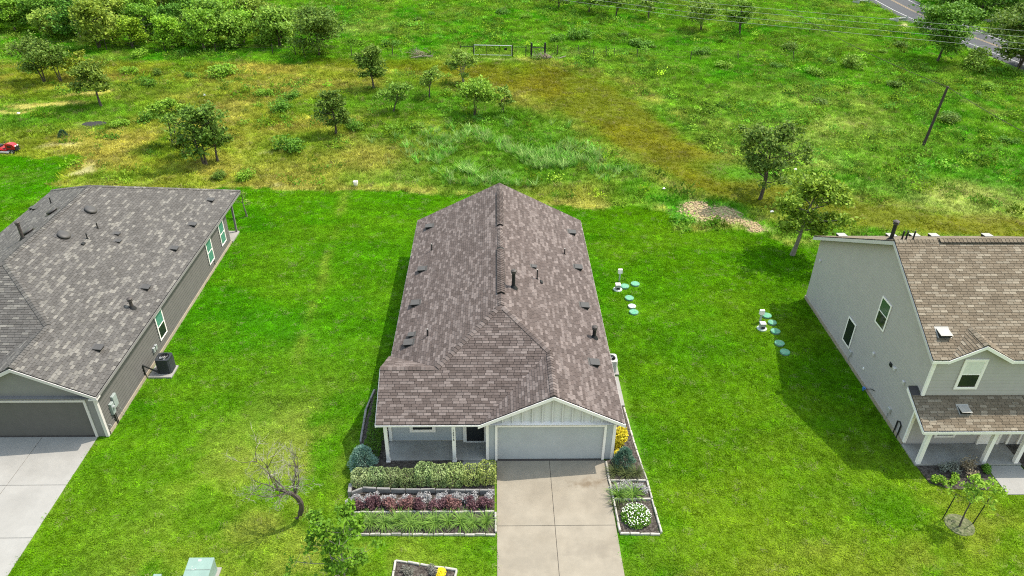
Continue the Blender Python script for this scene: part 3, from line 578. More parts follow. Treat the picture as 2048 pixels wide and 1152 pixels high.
# ================================================================== LEFT HOUSE
def left_house():
    H = thing('house', (-25, 37, 0), 'dark grey house with grey shingle roof and dome vents on the left', 'house')
    z0 = 2.75; eR, eL, rx = -18.35, -31.65, -25.0; zr = z0+.5*6.65; YF, YB = 26.62, 49.35; yp = YF+6.65; yb = YB-6.65
    gx, zg = -21.7, z0+.5*3.35; yg = YF+3.35
    faces = [[(eR,YB,z0),(rx,yb,zr),(rx,yp,zr),(gx,yg,zg),(gx,YF,zg),(eR,YF,z0)],
             [(eL,YB,z0),(rx,yb,zr),(rx,yp,zr),(eL,YF,z0)],
             [(rx,yp,zr),(gx,yg,zg),(-25.05,YF,z0),(eL,YF,z0)],
             [(gx,YF,zg),(gx,yg,zg),(-25.05,YF,z0)],
             [(eR,YB,z0),(rx,yb,zr),(eL,YB,z0)]]
    caps = [((rx,yp,zr),(rx,yb,zr),0,1), ((gx,yg,zg),(rx,yp,zr),0,2), ((eL,YF,z0),(rx,yp,zr),1,2), ((gx,YF,zg),(gx,yg,zg),0,3), ((eR,YB,z0),(rx,yb,zr),0,4), ((eL,YB,z0),(rx,yb,zr),1,4)]
    rf, fr = roof(H, faces, caps, [], PAL_L, 9)
    for x, y in ((-19.42, 46.53), (-19.39, 42.88), (-19.4, 39.69), (-19.36, 35.25), (-19.42, 29.6)): slant_vent(H, fr, 0, x, y, .88)
    for x, y in ((-22.15, 39.0), (-21.85, 38.35)): slant_vent(H, fr, 0, x, y, .6)
    for x, y in ((-23.98, 40.2), (-23.99, 37.0)): dome(H, fr, 0, x, y)
    for x, y in ((-26.2, 40.2), (-26.3, 37.7)): dome(H, fr, 1, x, y)
    pipe(H, fr, 0, -23.07, 38.85, .36); pipe(H, fr, 0, -23.06, 37.55, .36); flatcap(H, fr, 0, -23.03, 36.95); pipe(H, fr, 0, -19.3, 33.3, .5, .085, 'flue_pipe', 'flue', 'flue')
    pipe(H, fr, 1, -26.05, 36.7, .95, .085, 'flue_pipe', 'flue', 'flue'); pipe(H, fr, 1, -28.4, 43.7, .42); slant_vent(H, fr, 1, -30.9, 45.6, .8); slant_vent(H, fr, 1, -30.2, 44.76, .7)
    lg = M['lgrey']; dg = M['dgrey']
    fascia(H, (eR,YF,2.70), (eR,YB,2.70), .15, M['dgrey2']); fascia(H, (eL,YB,2.70), (eL,YF,2.70), .15, M['dgrey2']); fascia(H, (eR,YB,2.70), (eL,YB,2.70), .15, M['dgrey2']); fascia(H, (eL,YF,2.70), (-25.05,YF,2.70), .15, lg)
    for a, b in (((-25.1,YF,2.66),(gx,YF,4.37)), ((gx,YF,4.37),(eR+.03,YF,2.68))): fascia(H, a, b, .17, lg, .035, 'rake_board', (0, -.004, 0))
    part('rake_return', MB().box(-18.72, -18.31, YF-.045, YF+.3, 2.52, 2.60), H, lg)
    part('soffit', MB().box(eL+.03, eR-.03, YF+.06, YB-.03, 2.555, 2.57), H, M['dgrey2'])
    part('wall', MB().box(-31.3, -18.65, 26.98, 46.5, 0, 2.55), H, dg)
    part('foundation', MB().box(-31.36, -18.56, 27.1, 46.56, -.1, .20), H, M['foundation'])
    siding(H, 'x', -18.65, 1, [(26.98,.2),(46.5,.2),(46.5,2.55),(26.98,2.55)], dg, .2, .045)
    siding(H, 'y', 46.5, 1, [(-31.3,.2),(-18.65,.2),(-18.65,2.55),(-31.3,2.55)], dg); siding(H, 'x', -31.3, -1, [(26.98,.2),(46.5,.2),(46.5,2.55),(26.98,2.55)], dg); siding(H, 'y', 26.98, -1, [(-31.3,.2),(-24.9,.2),(-24.9,2.55),(-31.3,2.55)], dg)
    for y in (34.28, 42.66, 45.22): window(H, 'x', -18.60, 1, y-.42, y+.42, .72, 2.25, 'glass' if y < 40 else 'glass_refl', tw=.05, upper='glass_refl', proud=.045)
    part('trim_strip', MB().box(-18.66, -18.60, 43.02, 43.08, .1, 2.5), H, M['black'])
    # garage gable
    part('gable_panel', MB().prism([(-24.75,26.90,2.45),(-18.62,26.90,2.45),(-18.62,26.90,2.62),(gx,26.90,4.15),(-24.75,26.90,2.62)], (0, .08, 0)), H, M['dgrey2'])
    part('wall_panel', MB().box(-24.75, -18.62, 26.905, 26.985, 2.28, 2.45), H, M['dgrey2'])
    for a, b in ((-24.75, -24.36), (-19.1, -18.72)): part('wall_panel', MB().box(a, b, 26.905, 26.985, .03, 2.28), H, M['dgrey2'])
    part('corner_board', MB().box(-18.72, -18.58, 26.87, 27.02, .03, 2.55), H, lg); part('corner_board', MB().box(-24.89, -24.75, 26.87, 27.02, .03, 2.55), H, lg)
    part('door_trim', MB().box(-24.40, -19.08, 26.86, 26.96, 2.20, 2.32), H, lg)
    for a, b in ((-24.40, -24.28), (-19.20, -19.08)): part('door_trim', MB().box(a, b, 26.86, 26.96, .03, 2.20), H, lg)
    g = part('garage_door', MB().box(-24.28, -19.2, 27.04, 27.07, .03, 2.2), H, M['dgrey2'])
    for k in range(4):
        zb = .035+k*.537; part('door_section', MB().bevbox(-24.275, -19.205, 0, .532, 0, .03, .008).mapped(lambda x, y, z, zb=zb: (x, 27.04-z, zb+y)), g, M['dgrey2'])
    part('threshold', MB().box(-24.3, -19.2, 26.88, 27.05, -.02, .034), H, M['joint'])
    # rear patio with posts under the roof
    part('patio_slab', MB().bevbox(-23.5, -18.5, 46.57, 48.15, -.1, .12, .01), H, M['concrete_w'])
    for x in (-18.66, -23.3): part('patio_post', MB().box(x-.06, x+.06, 47.95, 48.07, .12, 2.555), H, M['dgrey2'])
    # wall fittings
    p = part('electric_panel', MB().bevbox(27.98, 28.34, .88, 1.55, 0, .13, .015).mapped(lambda y, z, o: (-18.62+o, y, z)), H, M['boxgrey'])
    q = part('electric_meter_box', MB().bevbox(27.66, 27.92, .72, 1.35, 0, .14, .015).mapped(lambda y, z, o: (-18.62+o, y, z)), H, M['boxgrey'])
    part('meter_glass', MB().cyl((0, 0, 0), .08, .09, 14).mapped(lambda x, y, z: (-18.48+z, 27.79+x, 1.12+y)), q, M['steel'])
    part('conduit', MB().tube([(-18.56, 27.80, .72), (-18.56, 27.80, .0)], .035).tube([(-18.55, 27.9, .72), (-18.54, 27.9, .0)], .02), q, M['black']); part('cable', MB().tube([(-18.55, 28.2, .9), (-18.50, 28.35, .5), (-18.45, 28.4, .05)], .012), p, M['steel'])
    for y in (32.85, 33.12): part('disconnect_box', MB().bevbox(y-.09, y+.09, .62, .92, 0, .1, .012).mapped(lambda y, z, o: (-18.62+o, y, z)), H, M['steel'])
    part('hose_bib', MB().tube([(-18.65, 27.2, .5), (-18.52, 27.2, .5), (-18.50, 27.2, .42)], .018), H, M['steel'])
left_house()

# ================================================================== RIGHT HOUSE
def right_house():
    H = thing('house', (25, 32, 0), 'tall greige two-storey house with tan shingle roof and porch on the right', 'house')
    xL, xR = 19.46, 31.3; yF, zF, yR, zR, yB, zB = 25.79, 5.37, 31.41, 8.36, 39.57, 4.28; sl_ = (zR-zF)/(yR-yF)
    dx, dh = 21.65, 1.42; dz = zF+.56*dh; dy = yF+(dz-zF)/sl_
    faces = [[(xL,yF,zF),(dx-dh,yF,zF),(dx,dy,dz),(dx+dh,yF,zF),(xR,yF,zF),(xR,yR,zR),(xL,yR,zR)],
             [(xL,yR,zR),(xR,yR,zR),(xR,yB,zB),(xL,yB,zB)],
             [(dx-dh,yF,zF),(dx,yF,dz),(dx,dy,dz)], [(dx+dh,yF,zF),(dx,dy,dz),(dx,yF,dz)]]
    caps = [((xL,yR,zR),(21.6,yR,zR),0,1), ((dx,yF,dz),(dx,dy,dz),2,3)]
    rf, fr = roof(H, faces, caps, [((21.65,yR,zR),(xR-1,yR,zR),0,1)], PAL_R, 21)
    slant_vent(H, fr, 0, 20.30, 26.95, 1.1, 'ventwhite')
    for x in (20.45, 23.4, 24.8, 25.95, 29.15): slant_vent(H, fr, 1, x, 38.2, 1.0, 'ventwhite')
    pipe(H, fr, 1, 19.75, 32.2, .95, .09, 'flue_pipe', 'black', 'flue')
    for x in (20.3, 20.5, 20.86): pipe(H, fr, 1, x, 32.2, .5, .04)
    w = M['white']; gm = M['greige']
    for a, b in (((xL,yF,zF-.05),(dx-dh,yF,zF-.05)), ((dx+dh,yF,zF-.05),(xR,yF,zF-.05))): fascia(H, a, b, .15, w)
    for a, b in (((dx-dh-.05,yF,zF-.06),(dx,yF,dz-.04)), ((dx,yF,dz-.04),(dx+dh+.05,yF,zF-.06))): fascia(H, a, b, .17, w, .035, 'rake_board', (0, -.004, 0))
    fascia(H, (xR,yB,zB-.05), (xL,yB,zB-.05), .15, M['lgrey']); fascia(H, (xL,yR,zR-.05), (xL,yF,zF-.05), .16, M['lgrey'], .03, 'rake_board'); fascia(H, (xL,yB,zB-.05), (xL,yR,zR-.05), .2, M['lgrey'], .03, 'rake_board')
    fascia(H, (xR,yF,zF-.05), (xR,yR,zR-.05), .16, w, .03, 'rake_board'); fascia(H, (xR,yR,zR-.05), (xR,yB,zB-.05), .16, w, .03, 'rake_board')
    X0, X1, Y0, Y1 = 19.76, 31.0, 26.05, 39.2
    prof = [(Y0,0),(Y1,0),(Y1,zB+.06),(yR,zR-.13),(Y0,zF+.02)]
    part('wall', MB().prism([(X0, y, z) for y, z in prof], (X1-X0, 0, 0)), H, gm)
    part('foundation', MB().box(X0-.06, X1+.06, Y0+.02, Y1+.06, -.1, .22), H, M['foundation'])
    part('dormer_wall', MB().prism([(dx-dh+.05,Y0-.005,5.2),(dx+dh-.05,Y0-.005,5.2),(dx,Y0-.005,dz-.12)], (0, .1, 0)), H, gm)
    siding(H, 'x', X0, -1, [(Y0,.22),(Y1,.22),(Y1,zB+.02),(yR,zR-.17),(Y0,zF-.02)], gm, .2, .014)
    siding(H, 'y', Y0, -1, [(X0,.22),(X1,.22),(X1,5.25),(dx+dh,5.25),(dx,dz-.16),(dx-dh,5.25),(X0,5.25)], gm, .2, .014)
    part('corner_board', MB().box(X0-.04, X0+.10, Y0-.045, Y0+.06, .2, 5.3), H, w)
    window(H, 'x', X0-.02, -1, 32.83, 33.68, .82, 2.32, 'glass', tw=.05, sash=False, proud=.04)
    window(H, 'x', X0-.02, -1, 30.35, 31.25, 3.72, 5.2, 'glass', tw=.05, upper='glass_g', proud=.04)
    window(H, 'y', Y0-.02, -1, 21.17, 22.05, 3.62, 5.14, 'glass', tw=.10, upper='blind', proud=.05)
    # porch
    px0, px1, pyF = 19.30, 28.0, 24.45; pz0, pz1 = 2.40, 3.13
    rf2, fr2 = roof(H, [[(px0,pyF,pz0),(px1,pyF,pz0),(px1,26.04,pz1),(px0,26.04,pz1)]], [], [], PAL_R, 33, 'porch_roof', 120)
    slant_vent(H, fr2, 0, 21.45, 25.35, .95, 'ventwhite')
    fascia(H, (px0,pyF,pz0-.05), (px1,pyF,pz0-.05), .15, w); fascia(H, (px0,26.5,pz1+.1), (px0,pyF,pz0-.04), .15, w, .03, 'rake_board')
    part('roof_return', MB().prism([(px0,26.04,pz1-.01),(X0-.05,26.04,pz1-.01),(X0-.05,26.5,pz1+.2),(px0,26.5,pz1+.2)], (0, 0, -.06)), H, M['deck'])
    part('porch_beam', MB().box(19.75, 27.9, 24.70, 24.86, 2.22, 2.38), H, w)
    part('porch_slab', MB().bevbox(19.70, 24.75, 24.65, 26.03, -.1, .10, .01), H, M['porchcon'])
    for x in (19.86, 22.95, 24.5): part('porch_post', MB().bevbox(x-.09, x+.09, 24.69, 24.87, .1, 2.22, .004), H, w)
    window(H, 'y', Y0-.02, -1, 21.2, 22.05, .62, 2.1, 'glass', tw=.08, upper='glass')
    d = part('front_door', MB().box(23.40, 24.28, 25.97, 26.02, .12, 2.15), H, M['white2']); part('door_frame', MB().box(23.30, 23.40, 25.95, 26.04, .1, 2.25).box(24.28, 24.38, 25.95, 26.04, .1, 2.25).box(23.4, 24.28, 25.95, 26.04, 2.15, 2.25), d, w); part('handle', MB().cyl((24.18, 25.9, 1.0), .03, .05, 8), d, M['black'])
    part('porch_light', MB().bevbox(22.80, 22.92, 25.92, 26.03, .75, .92, .02), H, M['black'])
    for a, b in ((24.75, 24.85), (25.3, 25.38)): part('board_trim', MB().box(a, b, 25.96, 26.04, .1, 2.3), H, w)
    # side wall fittings
    fx = lambda y, z, o: (X0-.015-o, y, z)
    for y, z in ((30.48, 2.17), (28.47, 2.76), (27.49, 2.71), (38.51, 3.14)): part('vent_hood', MB().bevbox(y-.09, y+.09, z-.08, z+.09, 0, .09, .03).mapped(fx), H, M['lgrey'])
    part('vent_opening', MB().bevbox(28.77, 28.99, 2.6, 2.82, 0, .06, .03).mapped(fx), H, M['ventdk']); part('outlet_cover', MB().bevbox(30.9, 31.0, .78, .9, 0, .04, .01).mapped(fx), H, M['white'])
    for y, zt in ((32.52, .72), (27.77, .74)):
        b = part('utility_box', MB().bevbox(y-.12, y+.12, zt-.16, zt+.12, 0, .1, .02).mapped(fx), H, M['acgrey']); part('conduit', MB().tube([(X0-.06, y, zt-.15), (X0-.06, y, .0)], .018), b, M['steel'])
    g = part('service_pipe', MB().tube([(X0-.06, 26.55, 0), (X0-.06, 26.55, .8), (X0-.06, 26.72, .9), (X0-.06, 26.88, .8), (X0-.06, 26.88, 0)], .035, 8), H, M['pipeb'])
    v = part('backflow_valve', MB().tube([(X0-.2, 30.1, 0), (X0-.2, 30.1, .28), (X0-.2, 29.9, .30)], .03, 8).cyl((X0-.2, 30.1, .12), .07, .14, 8), H, M['bluev']); part('valve_pipe', MB().tube([(X0-.2, 29.9, .3), (X0-.12, 29.6, .55), (X0-.05, 29.4, .6)], .02), v, M['black'])
right_house()

# ================================================================== paving
dm = slab_rows('driveway', [.10, 2.56, 5.16], [10.0, 13.7, 17.5, 21.32, 25.14], .035, M['concrete'])
dl = slab_rows('driveway', [-24.6, -21.75, -19.12], [11.9, 14.85, 17.85, 20.9, 23.8, 26.88], .035, M['concrete_w'])
slab_rows('front_walk', [-1.5, .08], [23.95, 25.10], .04, M['porchcon'])
slab_rows('front_walk', [23.05, 24.70], [22.85, 24.63], .035, M['concrete_w'])
slab_rows('front_walk', [24.72, 26.4, 28.1], [22.85, 23.95], .034, M['concrete_w'])
def road():
    L_ = [(67.6, 170), (67.3, 150), (67.0, 137), (66.3, 128), (66.2, 119), (66.4, 109), (67.0, 103), (67.6, 97), (68.6, 85), (70, 70), (72, 50)]
    wd = 6.4; n = len(L_); left = [Vector((x, y, .06)) for x, y in L_]
    right = [Vector((x+wd, y+.3, .06)) for x, y in L_]
    mb = MB()
    def strip(a, b, z): mb.add([(p.x, p.y, z) for p in a]+[(p.x, p.y, z) for p in b], [(i, i+1, n+i+1, n+i) for i in range(n-1)])
    strip([p-Vector((.6, 0, 0)) for p in left], [p+Vector((.6, 0, 0)) for p in right], .13)
    mb.add([(p.x-1.6, p.y, -.1) for p in left]+[(p.x-.6, p.y, .13) for p in left], [(i, i+1, n+i+1, n+i) for i in range(n-1)])
    mb.add([(p.x+.6, p.y, .13) for p in right]+[(p.x+1.6, p.y, -.1) for p in right], [(i, i+1, n+i+1, n+i) for i in range(n-1)])
    o = struct('road', mb.mesh('road', M['asphalt']))
    for off, wd_, m, nm in ((.12, .16, 'paintw', 'edge_line'), (6.12, .16, 'paintw', 'edge_line'), (3.0, .13, 'painty', 'centre_line'), (3.3, .13, 'painty', 'centre_line')):
        mb = MB(); strip([p+Vector((off, 0, 0)) for p in left], [p+Vector((off+wd_, 0, 0)) for p in left], .135); part(nm, mb, o, M[m], local=True)
road()

# ================================================================== vegetation builders
def leaf_quads(C, size, r, up=0.4, aspect=0.6):
    n = len(C); N_ = r.normal(size=(n, 3)); N_[:, 2] = np.abs(N_[:, 2])+up; N_ /= np.linalg.norm(N_, axis=1)[:, None]
    T = np.cross(N_, r.normal(size=(n, 3))); T /= np.linalg.norm(T, axis=1)[:, None]+1e-9; B = np.cross(N_, T)
    s = size*(0.65+0.7*r.random(n))[:, None]
    V = np.stack([C-T*s, C-B*s*aspect, C+T*s, C+B*s*aspect], 1).reshape(-1, 3)
    return V, np.arange(4*n).reshape(-1, 4)
def grow(seed, h, cw, trunks=1, base=0.3, lean=(0, 0), dens=1.0, leaf=0.13, nleaf=2600, clump=0.42, flat=0.75, limbs=9, spread=1.0, sub=4, skew=(0, 0), tk=1.0):
    """skeleton with limbs and twigs; leaves gather round the twig ends"""
    r = np.random.default_rng(seed); mb = MB(); tips = []; rt = (0.022*h+0.02)*tk
    for t in range(trunks):
        a0 = 2*math.pi*t/trunks+r.random(); off = Vector((math.cos(a0), math.sin(a0), 0))*(0.10*(trunks > 1)*h*0.4)
        top = Vector((lean[0]+off.x*2.2, lean[1]+off.y*2.2, h*0.80)); b0 = off*0.3
        pts = [b0+(top-b0)*s+Vector((math.sin(s*5+seed)*.05*h*.4, math.cos(s*4+seed)*.05*h*.4, 0)) for s in np.linspace(0, 1, 7)]; pts[0].z = -.15
        mb.tube(pts, [rt*(1-.82*s)*(1.25 if s == 0 else 1)/math.sqrt(trunks) for s in np.linspace(0, 1, 7)], 6)
        for k in range(max(3, limbs//trunks)):
            s = base+(0.98-base)*(k+r.random())/max(3, limbs//trunks); i = min(5, int(s*6)); p = pts[i].lerp(pts[i+1], s*6-i)
            an = k*2.4+r.random()*1.2+a0; f = (s-base)/(1-base); prof = math.sin(math.pi*min(1, .22+.72*f))**.7
            ln = cw*.5*prof*r.uniform(.55, 1.25)*spread; el = r.uniform(.15, .6)+.5*f
            d = Vector((math.cos(an)*math.cos(el), math.sin(an)*math.cos(el), math.sin(el)*flat)); e = p+d*ln+Vector((skew[0]*f, skew[1]*f, 0)); mid = p.lerp(e, .5)+Vector((0, 0, -.05*ln))
            mb.tube([p, mid, e], [rt*.38*(1-.5*s), rt*.24, rt*.07], 5); tips.append((e, 1.0)); tips.append((mid.lerp(e, .4), .7))
            for q in range(sub):
                g = mid.lerp(e, r.random()); dd = Vector(r.normal(size=3)); dd.z = abs(dd.z)*.6; dd.normalize(); e2 = g+dd*ln*r.uniform(.25, .5)
                mb.tube([g, e2], [rt*.13, rt*.04], 4); tips.append((e2, .8))
        tips.append((pts[-1], 1.0))
    W_ = np.array([t[1] for t in tips]); W_ *= r.uniform(.12, 1.6, len(tips))**1.8; W_ /= W_.sum(); P = np.array([t[0] for t in tips])
    idx = r.choice(len(P), int(nleaf*dens), p=W_); C = P[idx]+r.normal(size=(len(idx), 3))*np.array([clump, clump, clump*.62])*.70*(cw/4.5)
    C[:, 2] = np.maximum(C[:, 2], base*h*.55)
    V, F = leaf_quads(C, leaf*1.06, r)
    return mb, V, F
def tree(name, x, y, label, cat='tree', group=None, leafm='leaf_oak', bark='bark', color=(1, 1, 1, 1), rz=0.0, meshes=None, sc=1.0, **kw):
    o = thing(name, (x, y, gz_at(x, y)), label, cat, group, rz); o.scale = (sc, sc, sc)
    if meshes is None: mb, V, F = grow(**kw); meshes = (mb.mesh('trunk', M[bark]), mesh_arrays('crown', V, F, M[leafm]))
    part('trunk', meshes[0], o, local=True); part('crown', meshes[1], o, local=True, color=color)
    return meshes
def bushmesh(seed, rad, h, n, leaf, m, lump=5, up=.4, aspect=.6):
    r = np.random.default_rng(seed); cs = r.normal(size=(lump, 3))*np.array([.42, .42, .16])*rad; cs[:, 2] = np.abs(cs[:, 2])+h*.35
    k = r.integers(0, lump, n); d = r.normal(size=(n, 3)); d /= np.linalg.norm(d, axis=1)[:, None]; rr_ = (r.random(n)**.45)[:, None]
    C = cs[k]+d*rr_*np.array([rad*.62, rad*.62, h*.52]); C[:, 2] = np.abs(C[:, 2])+.02
    V, F = leaf_quads(C, leaf, r, up, aspect); return mesh_arrays('foliage', V, F, M[m])
def boxbush(seed, rx, ry, h, n, leaf, m, up=.3):
    r = np.random.default_rng(seed); d = r.uniform(-1, 1, size=(n, 3)); k = r.integers(0, 3, n); face = r.random(n) < .75
    d[np.arange(n)[face], k[face]] = np.sign(d[np.arange(n)[face], k[face]])*r.uniform(.86, 1.06, face.sum())
    q = (np.abs(d)**4).sum(1)**.25; d /= np.maximum(q, 1)[:, None]; bump = 1+.10*np.sin(d[:, 0]*6+seed)*np.cos(d[:, 1]*5)
    C = d*np.array([rx, ry, h*.5])*bump[:, None]+np.array([0, 0, h*.5]); C[:, 2] = np.maximum(C[:, 2], .02)
    V, F = leaf_quads(C, leaf, r, up, .45); return mesh_arrays('foliage', V, F, M[m])
def spray(seed, n, ln, wid, m, el=(.5, 1.4), droop=.5, r0=.1, segs=4):
    r = np.random.default_rng(seed); V = []; F = []
    for i in range(n):
        a = r.random()*2*math.pi; e = r.uniform(*el); L_ = ln*r.uniform(.6, 1.1); p = np.array([math.cos(a)*r0*r.random(), math.sin(a)*r0*r.random(), 0.0]); side = np.array([-math.sin(a), math.cos(a), 0])*wid
        b = len(V)
        for s in range(segs+1):
            w = 1-(s/segs)**2*.9; V += [p-side*w, p+side*w]; e2 = e-droop*2*s/segs; p = p+np.array([math.cos(a)*math.cos(e2), math.sin(a)*math.cos(e2), math.sin(e2)])*L_/segs
            p[2] = max(p[2], .01)
        F += [(b+2*s, b+2*s+1, b+2*s+3, b+2*s+2) for s in range(segs)]
    return mesh_arrays('blades', np.array(V), np.array(F), M[m])
def shrub(name, mesh, x, y, z, label, group=None, cat='shrub', color=(1, 1, 1, 1), rz=None, sc=(1, 1, 1)):
    return solo(name, mesh, label, cat, (x, y, z), rnd.random()*6.3 if rz is None else rz, group, color, sc)

# ------------------------------------------------------------------ garden beds of the middle house
def stones(name, path, h, wd, m, label, z=0.0, ln=.42, top_j=.02, seed=1, group=None):
    """row of single edging stones along a path"""
    r = random.Random(seed); p0 = path[0]; o = thing(name, (p0[0], p0[1], z), label, 'edging', group)
    for a, b in zip(path[:-1], path[1:]):
        A, B = Vector((*a, 0)), Vector((*b, 0)); d = B-A; n = max(1, round(d.length/ln)); d.normalize(); st = (B-A).length/n; an = math.atan2(d.y, d.x)
        for i in range(n):
            hh = h+r.uniform(-top_j, top_j); w2 = wd/2*r.uniform(.85, 1.1); g = .008+r.random()*.012
            mb = MB().bevbox(-st/2+g, st/2-g, -w2, w2, -.08, hh, .022)
            mb.v = [(x+r.uniform(-.012, .012), y+r.uniform(-.012, .012), zz) for x, y, zz in mb.v]
            c = A+d*(i+.5)*st; mt = Matrix.Translation((c.x-p0[0], c.y-p0[1], 0)) @ Matrix.Rotation(an+r.uniform(-.03, .03), 4, 'Z')
            part('stone', mb.mesh('stone', M[m]), o, matrix=mt)
    return o
def bedsheet(name, poly, z):
    return struct(name, MB().prism([(x, y, z) for x, y in poly], (0, 0, -.25)).mesh(name, M['mulch']))
bedsheet('garden_bed', [(-6.35,23.1),(0,23.1),(0,23.95),(-1.5,23.95),(-1.5,25.11),(-5.06,25.11),(-5.06,30.2),(-6.3,30.2),(-6.45,26)], .10)
bedsheet('garden_bed', [(-6.3,22.05),(0,22.05),(0,23.08),(-6.35,23.08)], .055); bedsheet('garden_bed', [(-6.1,20.9),(.02,20.9),(.02,22.03),(-6.25,22.03)], .03)
bedsheet('garden_bed', [(5.2,23.82),(6.88,23.82),(6.6,28.9),(6.6,30.8),(5.55,30.8),(5.55,25.1),(5.2,25.1)], .10); bedsheet('garden_bed', [(5.2,22.72),(6.92,22.72),(6.89,23.8),(5.2,23.8)], .055); bedsheet('garden_bed', [(5.25,20.85),(6.98,20.85),(6.92,22.7),(5.2,22.7)], .03)
bedsheet('garden_bed', [(-3.95,19.55),(-1.55,19.1),(-1.9,17.2),(-4.3,17.6)], .03)
stones('stone_edging', [(-6.42,23.55),(-6.40,23.02)], .30, .14, 'stoneg_shaded', 'short return of grey edging blocks at the corner of the clipped hedge', ln=.5, seed=2)
stones('stone_edging', [(-6.30,23.0),(-5.85,23.26),(-4.6,23.17),(0.0,23.08)], .34, .09, 'stoneg_shaded', 'low grey block wall in front of the clipped hedge', ln=.62, seed=3)
stones('stone_edging', [(-6.2,22.05),(-3.1,22.02),(0,22.02)], .17, .085, 'stonew', 'white stone edging between purple shrubs and green grass clumps', seed=4)
stones('stone_edging', [(-6.1,20.92),(-3.0,20.88),(.04,20.84)], .13, .085, 'stonew', 'white stone edging in front of the green grass clumps', seed=5)
stones('stone_edging', [(.03,22.0),(.05,20.95)], .15, .085, 'stonew', 'short white stone edging between grass clumps and middle driveway', seed=6)
stones('stone_edging', [(-6.42,26.3),(-6.50,28.7),(-6.28,30.2)], .20, .10, 'stoneg_shaded', 'grey stone edging along the lawn beside the left wall of the middle house', ln=.8, seed=7)
stones('stone_edging', [(6.62,28.8),(6.72,26.2),(6.82,24.8),(6.92,23.8),(6.95,22.7),(7.02,20.86)], .13, .085, 'stonew', 'long white stone edging on the lawn side of the flower bed', seed=8)
stones('stone_edging', [(5.24,23.78),(6.86,23.78)], .16, .085, 'stonew', 'white stone row in front of the blue conifer and spiky grass', seed=9)
stones('stone_edging', [(5.24,22.70),(6.90,22.70)], .14, .085, 'stonew', 'white stone row behind the white-flowering bush', seed=10)
stones('stone_edging', [(5.26,20.86),(6.96,20.80)], .12, .085, 'stonew', 'white stone row in front of the white-flowering bush', seed=11)
stones('stone_edging', [(5.22,25.0),(5.21,23.9),(5.24,22.7),(5.28,20.95)], .14, .085, 'stonew', 'white stone edging between flower bed and right side of the driveway', seed=12)
stones('stone_edging', [(-4.05,17.6),(-4.0,19.6),(-1.5,19.12),(-1.85,17.2)], .12, .085, 'stonew', 'white stone border of the small bed at the bottom edge', seed=13, ln=.5)
solo('concrete_strip', MB().bevbox(6.02, 6.66, 28.85, 31.2, -.1, .16, .01).mesh('concrete_strip', M['concrete_w']), 'pale concrete strip beside the right wall of the middle house', 'slab')
# clipped hedge
HB = [boxbush(k, .44, .46, .84, 1700, .05, 'leaf_hedge') for k in range(4)]
for i, x in enumerate(np.linspace(-6.0, -.35, 9)):
    big = x > -3.4; names = ('far left end', 'second from the left end', 'third from the left end', 'fourth from the left end', 'middle', 'fourth from the driveway end', 'third from the driveway end', 'second from the driveway end', 'end next to the driveway')
    shrub('hedge_shrub', HB[i % 4], x, 23.75+(.10 if big else 0)+rnd.uniform(-.07, .07), .08, 'variegated clipped hedge shrub in the stone bed, '+names[i], 'clipped hedge shrubs', color=((1, 1, 1, 1), (.8, .9, .85, 1), (.72, .75, .72, 1), (.62, .66, .58, 1), (.9, 1, .9, 1), (1, 1.05, .95, 1), (1, 1.05, .85, 1), (1.05, 1.05, .75, 1), (1.05, 1.02, .65, 1))[i], rz=(i % 2)*math.pi, sc=(.92, 1.0 if big else .85, (.95 if big else .78)+rnd.uniform(-.10, .10)))
# dark hedge along the left wall
HD = [boxbush(20+k, .36, .42, .75, 900, .045, 'leaf_grn') for k in range(2)]
for i, y in enumerate((25.7, 26.5, 27.3, 28.1, 28.9, 29.7)):
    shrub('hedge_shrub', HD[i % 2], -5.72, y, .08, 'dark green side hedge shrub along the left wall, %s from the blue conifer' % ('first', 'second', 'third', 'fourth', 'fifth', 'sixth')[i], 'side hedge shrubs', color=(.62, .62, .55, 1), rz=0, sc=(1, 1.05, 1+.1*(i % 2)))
def conifer(seed, h, rad, n):
    r = np.random.default_rng(seed); t = r.random(n)**.8; a = r.random(n)*6.283; prof = np.sqrt(np.clip(1-t, 0, 1))*(1+.14*np.sin(a*5+t*9))
    rr_ = rad*prof*(.55+.5*r.random(n)**.5); C = np.stack([np.cos(a)*rr_, np.sin(a)*rr_, t*h+.03], 1)
    D = np.stack([np.cos(a), np.sin(a), .5+t], 1)+r.normal(size=(n, 3))*.35; D /= np.linalg.norm(D, axis=1)[:, None]; S_ = np.cross(D, r.normal(size=(n, 3))); S_ /= np.linalg.norm(S_, axis=1)[:, None]
    ln = .07+.07*r.random(n)[:, None]; V = np.stack([C-S_*.02, C+S_*.02, C+D*ln+S_*.006, C+D*ln-S_*.006], 1).reshape(-1, 3)
    return mesh_arrays('foliage', V, np.arange(4*n).reshape(-1, 4), M['leaf_blue'])
shrub('conifer_shrub', conifer(1, 1.15, .62, 3200), -6.05, 24.75, .08, 'pale blue-green conifer at the left end of the clipped hedge', cat='conifer')
shrub('conifer_shrub', conifer(2, .95, .48, 2400), 6.0, 24.75, .08, 'dark blue-green conifer in front of the yellow shrub', cat='conifer', color=(.55, .62, .55, 1))
shrub('golden_shrub', bushmesh(31, .50, 1.1, 1700, .065, 'leaf_yel', 4), 6.05, 26.1, .08, 'bright yellow shrub at the right corner of the garage')
shrub('golden_shrub', bushmesh(32, .20, .35, 420, .05, 'leaf_yel', 3), 5.68, 25.35, .08, 'small yellow tuft at the foot of the larger yellow shrub')
PB = [bushmesh(40+k, .38, .52, 900, .045, 'leaf_pur', 5) for k in range(3)]; GB = [bushmesh(50+k, .34, .36, 700, .035, 'leaf_gry', 5) for k in range(3)]
